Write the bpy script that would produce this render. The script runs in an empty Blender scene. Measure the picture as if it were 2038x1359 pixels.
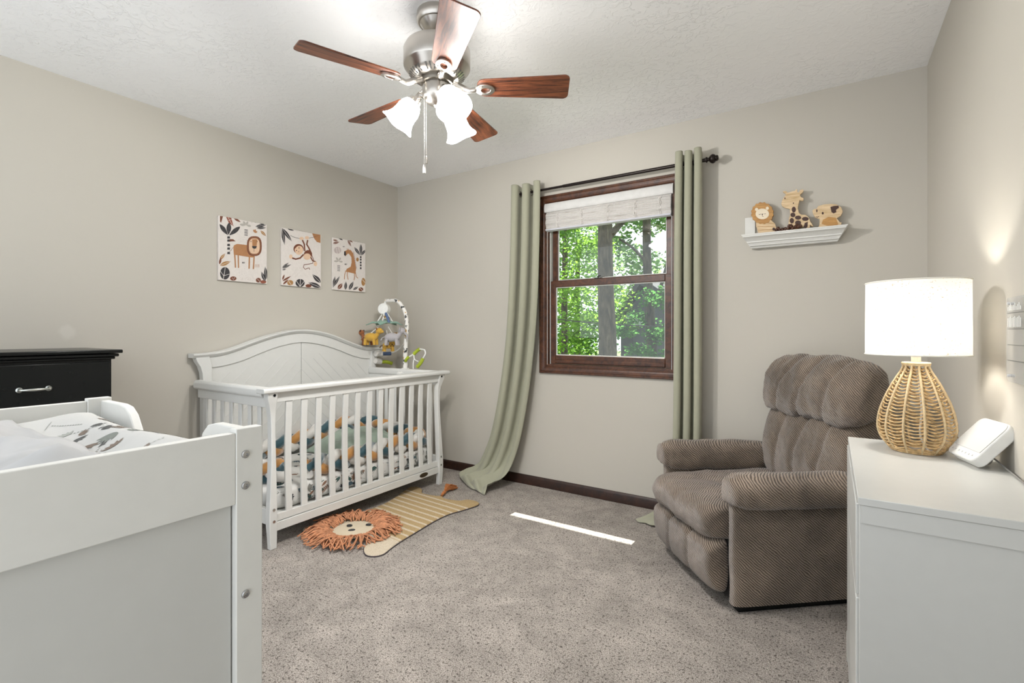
import bpy, bmesh, math, random
from mathutils import Vector, Matrix, Euler
random.seed(11)
PI = math.pi
sc = bpy.context.scene
COL = sc.collection

# ------------------------------------------------------------ camera, world, sun, exposure
cam_d = bpy.data.cameras.new('camera'); cam = bpy.data.objects.new('camera', cam_d); COL.objects.link(cam)
cam.location = (3.2719, -3.1092, 1.1353)
cam.rotation_euler = (PI/2, 0, 0.57955)
cam_d.sensor_width = 36; cam_d.lens = 36*968.9/2038; cam_d.shift_y = -18.7/2038
cam_d.clip_start = 0.02; cam_d.clip_end = 200
sc.camera = cam
sc.view_settings.view_transform = 'Standard'; sc.view_settings.look = 'None'
sc.view_settings.gamma = 1; sc.view_settings.use_curve_mapping = False
sc.view_settings.exposure = 1.25
w = bpy.data.worlds.new('sky'); sc.world = w; w.use_nodes = True
wn = w.node_tree.nodes; wn['Background'].inputs[0].default_value = (0.90, 0.95, 1.0, 1); wn['Background'].inputs[1].default_value = 0.88
sun_d = bpy.data.lights.new('sun', 'SUN'); sun = bpy.data.objects.new('sun', sun_d); COL.objects.link(sun)
sun_d.energy = 9.0; sun_d.angle = 0.006; sun_d.color = (1.0, 0.96, 0.88)
SUN_TAN = 1.748
sun.rotation_euler = Vector((0, 1, SUN_TAN)).to_track_quat('Z', 'Y').to_euler()
sun.location = (2, 6, 9)
sc.cycles.max_bounces = 8; sc.cycles.diffuse_bounces = 4; sc.cycles.glossy_bounces = 3
sc.cycles.transmission_bounces = 4; sc.cycles.transparent_max_bounces = 12
sc.cycles.sample_clamp_indirect = 4
sc.cycles.use_denoising = True

# ------------------------------------------------------------ helpers
FR = {}
class MB:
    def __init__(s): s.v = []; s.f = []; s.m = []; s.k = 0; s.uv = None
    def add(s, vs, fs):
        o = len(s.v); s.v += [tuple(p) for p in vs]
        s.f += [tuple(o+i for i in f) for f in fs]; s.m += [s.k]*len(fs); return s
    def box(s, x0, y0, z0, x1, y1, z1):
        x0, x1 = min(x0, x1), max(x0, x1); y0, y1 = min(y0, y1), max(y0, y1); z0, z1 = min(z0, z1), max(z0, z1)
        return s.add([(x0,y0,z0),(x1,y0,z0),(x1,y1,z0),(x0,y1,z0),(x0,y0,z1),(x1,y0,z1),(x1,y1,z1),(x0,y1,z1)],
                     [(0,3,2,1),(4,5,6,7),(0,1,5,4),(1,2,6,5),(2,3,7,6),(3,0,4,7)])
    def obox(s, c, h, M3):
        vs = [Vector(c)+M3@Vector((h[0]*a, h[1]*b, h[2]*d)) for d in (-1,1) for a, b in ((-1,-1),(1,-1),(1,1),(-1,1))]
        return s.add(vs, [(0,3,2,1),(4,5,6,7),(0,1,5,4),(1,2,6,5),(2,3,7,6),(3,0,4,7)])
    def prism(s, poly, a, b, axis):
        def P(p, q, t): return {'x': (t,p,q), 'y': (p,t,q), 'z': (p,q,t)}[axis]
        n = len(poly)
        return s.add([P(p,q,a) for p,q in poly]+[P(p,q,b) for p,q in poly],
                     [tuple(range(n))[::-1], tuple(range(n,2*n))]+[(i,(i+1)%n,n+(i+1)%n,n+i) for i in range(n)])
    def grid(s, nu, nv, fn, cu=False, cv=False):
        vs = [fn(i/(nu if cu else nu-1), j/(nv if cv else nv-1)) for i in range(nu) for j in range(nv)]
        fs = []
        for i in range(nu if cu else nu-1):
            for j in range(nv if cv else nv-1):
                fs.append((i*nv+j, ((i+1)%nu)*nv+j, ((i+1)%nu)*nv+(j+1)%nv, i*nv+(j+1)%nv))
        return s.add(vs, fs)
    def tube(s, pts, r, n=8, closed=False, caps=True):
        pts = [Vector(p) for p in pts]; N = len(pts)
        rs = r if isinstance(r, (list, tuple)) else [r]*N
        vs = []; up = None
        for i in range(N):
            if closed: t = pts[(i+1)%N]-pts[i-1]
            else: t = pts[min(i+1,N-1)]-pts[max(i-1,0)]
            t = t.normalized() if t.length > 1e-9 else Vector((0,0,1))
            if up is None:
                up = Vector((0,0,1)) if abs(t.z) < .9 else Vector((1,0,0))
            a = t.cross(up)
            if a.length < 1e-6: a = t.cross(Vector((0,1,0)))
            a.normalize(); b = a.cross(t).normalized(); up = b
            for j in range(n):
                th = 2*PI*j/n; vs.append(pts[i]+(a*math.cos(th)+b*math.sin(th))*rs[i])
        fs = []
        for i in range(N if closed else N-1):
            k = (i+1)%N
            for j in range(n): fs.append((i*n+j, i*n+(j+1)%n, k*n+(j+1)%n, k*n+j))
        if not closed and caps: fs += [tuple(range(n))[::-1], tuple((N-1)*n+j for j in range(n))]
        return s.add(vs, fs)
    def lathe(s, prof, o=(0,0,0), n=32, axis=(0,0,1)):
        q = Vector((0,0,1)).rotation_difference(Vector(axis).normalized()); o = Vector(o); vs = []; fs = []
        for r, z in prof:
            for j in range(n):
                th = 2*PI*j/n; vs.append(o+q@Vector((r*math.cos(th), r*math.sin(th), z)))
        for i in range(len(prof)-1):
            for j in range(n): fs.append((i*n+j, i*n+(j+1)%n, (i+1)*n+(j+1)%n, (i+1)*n+j))
        if prof[0][0] > 1e-6: fs.append(tuple(range(n))[::-1])
        if prof[-1][0] > 1e-6: fs.append(tuple((len(prof)-1)*n+j for j in range(n)))
        return s.add(vs, fs)
    def shell(s, prof, o=(0,0,0), n=32, axis=(0,0,1)):       # lathe without end caps
        k = len(s.f); s.lathe([(max(r,2e-6),z) for r,z in prof], o, n, axis)
        keep = [(f,m) for f,m in zip(s.f[k:], s.m[k:]) if len(f) == 4]
        s.f = s.f[:k]+[a for a,_ in keep]; s.m = s.m[:k]+[b for _,b in keep]; return s
    def cyl(s, p, q, r, n=16, r2=None): return s.tube([p, q], [r, r if r2 is None else r2], n)
    def ell(s, c, r, M3=None, nu=16, nv=10, p=1.0):
        c = Vector(c); M3 = M3 or Matrix.Identity(3)
        def sg(x): return math.copysign(abs(x)**p, x)
        vs = [c+M3@Vector((0,0,-r[2]))]
        for i in range(1, nv):
            ph = -PI/2+PI*i/nv
            for j in range(nu):
                th = 2*PI*j/nu; vs.append(c+M3@Vector((r[0]*sg(math.cos(ph))*sg(math.cos(th)), r[1]*sg(math.cos(ph))*sg(math.sin(th)), r[2]*sg(math.sin(ph)))))
        vs.append(c+M3@Vector((0,0,r[2]))); L = len(vs)-1; fs = []
        for j in range(nu): fs.append((0, 1+(j+1)%nu, 1+j)); fs.append((L, L-nu+j, L-nu+(j+1)%nu))
        for i in range(nv-2):
            for j in range(nu): a = 1+i*nu; fs.append((a+j, a+(j+1)%nu, a+nu+(j+1)%nu, a+nu+j))
        return s.add(vs, fs)
    def build(s, name, mat, parent=None, bevel=0, seg=2, smooth=None, sub=0, solid=0, weld=False, ang=40, xf=None):
        me = bpy.data.meshes.new(name)
        M = FR.get(parent.name) if parent else None
        if xf is not None: vs = [xf@Vector(p) for p in s.v]
        else: vs = [Vector(p) for p in s.v]
        if M is not None: inv = M.inverted(); vs = [inv@p for p in vs]
        loc = Vector((0,0,0))
        if parent is None:
            zs = min(p.z for p in vs); cx = (min(p.x for p in vs)+max(p.x for p in vs))/2; cy = (min(p.y for p in vs)+max(p.y for p in vs))/2
            loc = Vector((cx,cy,zs)); vs = [p-loc for p in vs]
        me.from_pydata(vs, [], s.f)
        for m in (mat if isinstance(mat, (list, tuple)) else [mat]): me.materials.append(m)
        for i, k in enumerate(s.m): me.polygons[i].material_index = k
        bm = bmesh.new(); bm.from_mesh(me)
        if weld: bmesh.ops.remove_doubles(bm, verts=bm.verts, dist=1e-5)
        bmesh.ops.recalc_face_normals(bm, faces=bm.faces); bm.to_mesh(me); bm.free()
        o = bpy.data.objects.new(name, me); COL.objects.link(o)
        if parent: o.parent = parent; FR[o.name] = FR[parent.name]
        else: o.location = loc; FR[o.name] = Matrix.Translation(loc)
        if bevel:
            b = o.modifiers.new('bevel', 'BEVEL'); b.width = bevel; b.segments = seg; b.limit_method = 'ANGLE'; b.angle_limit = math.radians(35)
        if solid:
            d = o.modifiers.new('solid', 'SOLIDIFY'); d.thickness = solid; d.offset = 0
        if sub:
            d = o.modifiers.new('sub', 'SUBSURF'); d.levels = sub; d.render_levels = sub
        if smooth is None: smooth = True
        if smooth:
            me.shade_smooth()
            if not sub: me.set_sharp_from_angle(angle=math.radians(ang))
        return o

def thing(name, label, cat, loc=(0,0,0), rz=0, group=None):
    o = bpy.data.objects.new(name, None); COL.objects.link(o); o.empty_display_size = .1
    o.location = loc; o.rotation_euler = (0,0,rz); o['label'] = label; o['category'] = cat
    if group: o['group'] = group
    FR[o.name] = Matrix.Translation(Vector(loc)) @ Matrix.Rotation(rz, 4, 'Z'); return o
def tag(o, label, cat, group=None, kind=None):
    o['label'] = label; o['category'] = cat
    if group: o['group'] = group
    if kind: o['kind'] = kind
    return o
def struct(o): o['kind'] = 'structure'; return o
def lab(o, label): o['label'] = label; return o
def R3(ax, a): return Matrix.Rotation(a, 3, ax)
def lerp(a, b, t): return a+(b-a)*t
def interp(rows, t):
    """rows: list of tuples (key, v...), interpolated with smooth catmull-rom"""
    n = len(rows)
    for i in range(n-1):
        if t <= rows[i+1][0] or i == n-2: break
    a, b = rows[i], rows[i+1]; p = rows[max(i-1,0)]; q = rows[min(i+2,n-1)]
    u = (t-a[0])/(b[0]-a[0]) if b[0] != a[0] else 0
    out = []
    for k in range(1, len(a)):
        m0 = (b[k]-p[k])/2; m1 = (q[k]-a[k])/2
        out.append((2*u**3-3*u*u+1)*a[k]+(u**3-2*u*u+u)*m0+(-2*u**3+3*u*u)*b[k]+(u**3-u*u)*m1)
    return out
def path(pts, n):
    rows = [(i,)+tuple(p) for i, p in enumerate(pts)]
    return [Vector(interp(rows, (len(pts)-1)*i/(n-1))) for i in range(n)]

def print_motifs(b, bvh, org, eu, ev, dvec, rects, n, smin, smax, rnd, ncol, slot0=1):
    """add small printed leaves, palms and dotted lines lying on the surface hit along dvec"""
    eu, ev, dvec = Vector(eu), Vector(ev), Vector(dvec); org = Vector(org)
    def leafp(L, w_, a, cx=0, cy=0):
        o = []
        for i in range(6): t = i/5; o.append((L*t, w_*math.sin(PI*t**.8)))
        for i in range(4, 0, -1): t = i/5; o.append((L*t, -w_*math.sin(PI*t**.8)))
        return [(cx+x*math.cos(a)-y*math.sin(a), cy+x*math.sin(a)+y*math.cos(a)) for x, y in o]
    for _ in range(n):
        x0, x1, y0, y1 = rnd.choice(rects); cx, cy = rnd.uniform(x0,x1), rnd.uniform(y0,y1); s = rnd.uniform(smin, smax); a = rnd.uniform(0, 6.28)
        k = rnd.random(); P = []
        if k < .30: P = [leafp(s, s*.17, a+j*.42) for j in range(-2, 3)]
        elif k < .55:
            for j in range(5):
                t = j*.2*s*1.4; bx, by = t*math.cos(a), t*math.sin(a)
                P += [leafp(s*.45, s*.09, a+.9, bx, by), leafp(s*.45, s*.09, a-.9, bx, by)]
            P += [leafp(s*1.5, s*.03, a)]
        elif k < .75: P = [leafp(s*1.5, s*.26, a)]
        elif k < .88: P = [leafp(s*.12, s*.05, a, j*.2*s*math.cos(a), j*.2*s*math.sin(a)) for j in range(12)]
        else: P = [leafp(s*.9, s*.3, a), leafp(s*.5, s*.12, a+1.1), leafp(s*.4, s*.07, a-2.0), leafp(s*.4, s*.07, a-2.6, s*.5*math.cos(a), s*.5*math.sin(a))]
        col = slot0+rnd.randrange(ncol)
        for poly in P:
            vs = []
            for x, y in poly:
                q = org+eu*(cx+x)+ev*(cy+y); h = bvh.ray_cast(q-dvec*2, dvec)
                if h[0] is None or not (x0-.02 < cx+x < x1+.02 and y0-.02 < cy+y < y1+.02): vs = None; break
                vs.append(h[0]-dvec*.0007)
            if vs: b.k = col; b.add(vs, [tuple(range(len(vs)))])
    b.k = 0

# ------------------------------------------------------------ materials
class NT:
    def __init__(s, name):
        s.m = bpy.data.materials.new(name); s.m.use_nodes = True; s.t = s.m.node_tree; s.n = s.t.nodes
        s.b = s.n['Principled BSDF']; s.out = s.n['Material Output']
    def new(s, ty, **kw):
        n = s.n.new(ty)
        for k, v in kw.items(): setattr(n, k, v)
        return n
    def L(s, a, b): s.t.links.new(a, b)
    def coord(s, kind='Object', scale=(1,1,1), rot=(0,0,0)):
        t = s.new('ShaderNodeTexCoord'); m = s.new('ShaderNodeMapping'); m.inputs['Scale'].default_value = scale; m.inputs['Rotation'].default_value = rot
        s.L(t.outputs[kind], m.inputs['Vector']); return m.outputs[0]
    def noise(s, vec, scale, detail=3, rough=.5, dist=0):
        n = s.new('ShaderNodeTexNoise'); n.inputs['Scale'].default_value = scale; n.inputs['Detail'].default_value = detail
        n.inputs['Roughness'].default_value = rough; n.inputs['Distortion'].default_value = dist; s.L(vec, n.inputs['Vector']); return n.outputs['Fac']
    def ramp(s, fac, stops):
        r = s.new('ShaderNodeValToRGB'); e = r.color_ramp.elements
        while len(e) < len(stops): e.new(.5)
        for i, (p, c) in enumerate(stops): e[i].position = p; e[i].color = (c[0],c[1],c[2],1) if isinstance(c, (tuple,list)) else (c,c,c,1)
        s.L(fac, r.inputs[0]); return r.outputs[0]
    def mix(s, fac, a, b, mode='MIX'):
        m = s.new('ShaderNodeMix', data_type='RGBA', blend_type=mode)
        for sock, v in ((m.inputs[0], fac), (m.inputs[6], a), (m.inputs[7], b)):
            if hasattr(v, 'links'): s.L(v, sock)
            elif isinstance(v, (tuple,list)): sock.default_value = (v[0],v[1],v[2],1)
            else: sock.default_value = v
        return m.outputs[2]
    def math(s, op, a, b=0, c=0):
        m = s.new('ShaderNodeMath', operation=op)
        for i, v in enumerate((a, b, c)):
            if hasattr(v, 'links'): s.L(v, m.inputs[i])
            else: m.inputs[i].default_value = v
        return m.outputs[0]
    def color(s, c):
        if hasattr(c, 'links'): s.L(c, s.b.inputs['Base Color'])
        else: s.b.inputs['Base Color'].default_value = (c[0],c[1],c[2],1)
    def bump(s, h, strength=.3, dist=.002):
        b = s.new('ShaderNodeBump'); b.inputs['Strength'].default_value = strength; b.inputs['Distance'].default_value = dist
        s.L(h, b.inputs['Height']); s.L(b.outputs[0], s.b.inputs['Normal'])
    def set(s, **kw):
        for k, v in kw.items(): s.b.inputs[k.replace('_', ' ')].default_value = v
        return s.m
def plain(name, c, rough=.5, metal=0, var=.04, vs=30, bump=0, bs=200, **kw):
    t = NT(name); co = t.coord()
    n = t.noise(co, vs, 3)
    t.color(t.ramp(n, [(.3, tuple(x*(1-var) for x in c)), (.7, tuple(min(1,x*(1+var)) for x in c))]))
    if bump: t.bump(t.noise(co, bs, 3), bump, .001)
    t.set(Roughness=rough, Metallic=metal)
    for k, v in kw.items(): t.b.inputs[k.replace('_', ' ')].default_value = v
    return t.m
def wood(name, c1, c2, rough=.35, axis=(1,1,12), scale=8, rot=(0,0,0)):
    t = NT(name); co = t.coord(scale=axis, rot=rot)
    n = t.noise(co, scale, 5, .6, .6); n2 = t.noise(co, scale*4, 4, .7)
    f = t.math('ADD', t.math('MULTIPLY', n, .7), t.math('MULTIPLY', n2, .3))
    t.color(t.ramp(f, [(.34, c1), (.5, tuple(lerp(a,b,.5) for a,b in zip(c1,c2))), (.66, c2)]))
    t.bump(f, .08, .001); t.set(Roughness=rough); return t.m

def m_wall():
    t = NT('wall_paint'); g = t.new('ShaderNodeNewGeometry'); 
    n = t.noise(g.outputs['Position'], 140, 2)
    base = (.525,.495,.435)
    # lighter touched-up patch of paint on the left wall
    d = t.new('ShaderNodeVectorMath', operation='DISTANCE'); t.L(g.outputs['Position'], d.inputs[0]); d.inputs[1].default_value = (0,-2.27,1.135)
    dn = t.math('ADD', d.outputs['Value'], t.math('MULTIPLY', t.noise(g.outputs['Position'], 28, 2), .03))
    patch = t.ramp(dn, [(.038, 1), (.056, 0)])
    t.color(t.mix(t.math('MULTIPLY', patch, .3), base, (.70,.67,.61)))
    t.bump(n, .12, .0008); return t.set(Roughness=.75)
WALL = m_wall()
def m_ceiling():
    t = NT('textured_ceiling'); g = t.new('ShaderNodeNewGeometry').outputs['Position']
    a = t.noise(g, 26, 4, .6, 1.2); b = t.noise(g, 2.2, 2)
    h = t.math('MULTIPLY', t.ramp(a, [(.50, 0), (.60, 1)]), t.ramp(b, [(.38, .25), (.62, 1)]))
    t.color((.90,.90,.90)); t.bump(h, .55, .004); return t.set(Roughness=.9)
CEIL = m_ceiling()
def m_carpet():
    t = NT('carpet_pile'); g = t.new('ShaderNodeNewGeometry').outputs['Position']
    f = t.noise(g, 230, 3, .7); f2 = t.noise(g, 95, 2, .6); big = t.noise(g, 3.5, 4, .6, .8); mid = t.noise(g, 14, 4, .6)
    c = t.ramp(f, [(.33, (.06,.045,.036)), (.43, (.28,.243,.213)), (.60, (.52,.475,.43))])
    c = t.mix(t.ramp(f2, [(.36, .75), (.43, 0)]), c, (.05,.038,.03))
    tone = t.math('ADD', t.math('MULTIPLY', big, .6), t.math('MULTIPLY', mid, .4))
    c = t.mix(1.0, c, t.ramp(tone, [(.36, .78), (.5, 1.0), (.64, 1.25)]), 'MULTIPLY')
    t.color(c)
    h = t.math('ADD', f, t.math('MULTIPLY', t.math('ADD', f2, mid), .8)); t.bump(h, .9, .006); return t.set(Roughness=1.0)
CARPET = m_carpet()
WHITE = plain('white_lacquer', (.70,.70,.675), .35, var=.01)
WHITE2 = plain('white_satin_paint', (.70,.695,.66), .45, var=.015)
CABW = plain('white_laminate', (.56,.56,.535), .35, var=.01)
DKWOOD = wood('dark_stained_trim', (.012,.005,.003), (.045,.016,.008), .45, (1,1,1), 22)
WINWOOD = wood('stained_window_wood', (.026,.009,.004), (.12,.040,.014), .42, (3,3,3), 9)
BLACK = plain('black_lacquer', (.006,.007,.007), .25, var=.03, Specular_IOR_Level=.25)
STEEL = plain('bolt_steel', (.5,.5,.5), .25, 1)
NICKEL = plain('brushed_nickel', (.52,.49,.45), .28, 1, vs=8)
BRONZE = plain('dark_bronze', (.018,.012,.010), .35, .6)
def m_fabric(name, c, c2, scale=900, bump=.25, rough=.9, sheen=.2):
    t = NT(name); co = t.coord()
    n = t.noise(co, scale, 2); b = t.noise(co, 6, 3)
    t.color(t.mix(t.math('MULTIPLY', n, .6), t.mix(b, c, tuple(x*1.06 for x in c)), c2)); t.bump(n, bump, .001)
    t.b.inputs['Sheen Weight'].default_value = sheen
    return t.set(Roughness=rough)
CURTAIN = m_fabric('sage_curtain_cloth', (.36,.355,.265), (.28,.28,.205))
def m_recliner():
    t = NT('ribbed_brown_chenille'); tc = t.new('ShaderNodeTexCoord'); v = tc.outputs['Object']
    nz = t.new('ShaderNodeTexNoise'); nz.inputs['Scale'].default_value = 25; t.L(v, nz.inputs['Vector'])
    dm = t.new('ShaderNodeVectorMath', operation='MULTIPLY_ADD'); t.L(nz.outputs['Color'], dm.inputs[0]); dm.inputs[1].default_value = (.010,.010,.010); t.L(v, dm.inputs[2])
    dot = t.new('ShaderNodeVectorMath', operation='DOT_PRODUCT'); t.L(dm.outputs[0], dot.inputs[0]); dot.inputs[1].default_value = (.62,.62,.75)
    s = t.math('SINE', t.math('MULTIPLY', dot.outputs['Value'], 2*PI/.0085)); s = t.math('MULTIPLY_ADD', s, .5, .5)
    f = t.noise(v, 260, 3, .7); big = t.noise(v, 5, 4, .6, .6)
    h = t.math('MULTIPLY', s, t.math('MULTIPLY_ADD', f, .8, .45))
    c = t.ramp(h, [(.06, (.060,.042,.030)), (.35, (.19,.142,.107)), (.8, (.31,.245,.19))])
    c = t.mix(1.0, c, t.ramp(big, [(.3, .62), (.7, 1.3)]), 'MULTIPLY')
    t.color(c); t.bump(h, .8, .004); t.b.inputs['Sheen Weight'].default_value = .35; t.b.inputs['Sheen Roughness'].default_value = .4
    return t.set(Roughness=.85)
RECL = m_recliner()
def m_print(name, base, cols, scale=22, thr=.5, stretch=(1,2.2,1)):
    """white cotton printed with scattered leaves and animals"""
    t = NT(name); co = t.coord(scale=stretch)
    nz = t.new('ShaderNodeTexNoise'); nz.inputs['Scale'].default_value = 60; t.L(co, nz.inputs['Vector'])
    dm = t.new('ShaderNodeVectorMath', operation='MULTIPLY_ADD'); t.L(nz.outputs['Color'], dm.inputs[0]); dm.inputs[1].default_value = (.03,.03,.03); t.L(co, dm.inputs[2])
    v = t.new('ShaderNodeTexVoronoi'); v.inputs['Scale'].default_value = scale; t.L(dm.outputs[0], v.inputs['Vector'])
    sep = t.new('ShaderNodeSeparateColor'); t.L(v.outputs['Color'], sep.inputs[0])
    hue = t.ramp(sep.outputs[0], [(i/len(cols), c) for i, c in enumerate(cols)])
    hue.node.color_ramp.interpolation = 'CONSTANT'
    w = t.new('ShaderNodeTexWave'); w.inputs['Scale'].default_value = scale*1.3; w.inputs['Distortion'].default_value = 6; t.L(co, w.inputs['Vector'])
    dist = t.math('ADD', v.outputs['Distance'], t.math('MULTIPLY', w.outputs['Fac'], .22))
    mask = t.ramp(dist, [(thr-.03, 1), (thr, 0)])
    keep = t.ramp(sep.outputs[1], [(.28, 0), (.30, 1)])
    t.color(t.mix(t.math('MULTIPLY', mask, keep), base, hue))
    t.bump(t.noise(co, 20, 3), .15, .004); return t.set(Roughness=.9)
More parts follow.
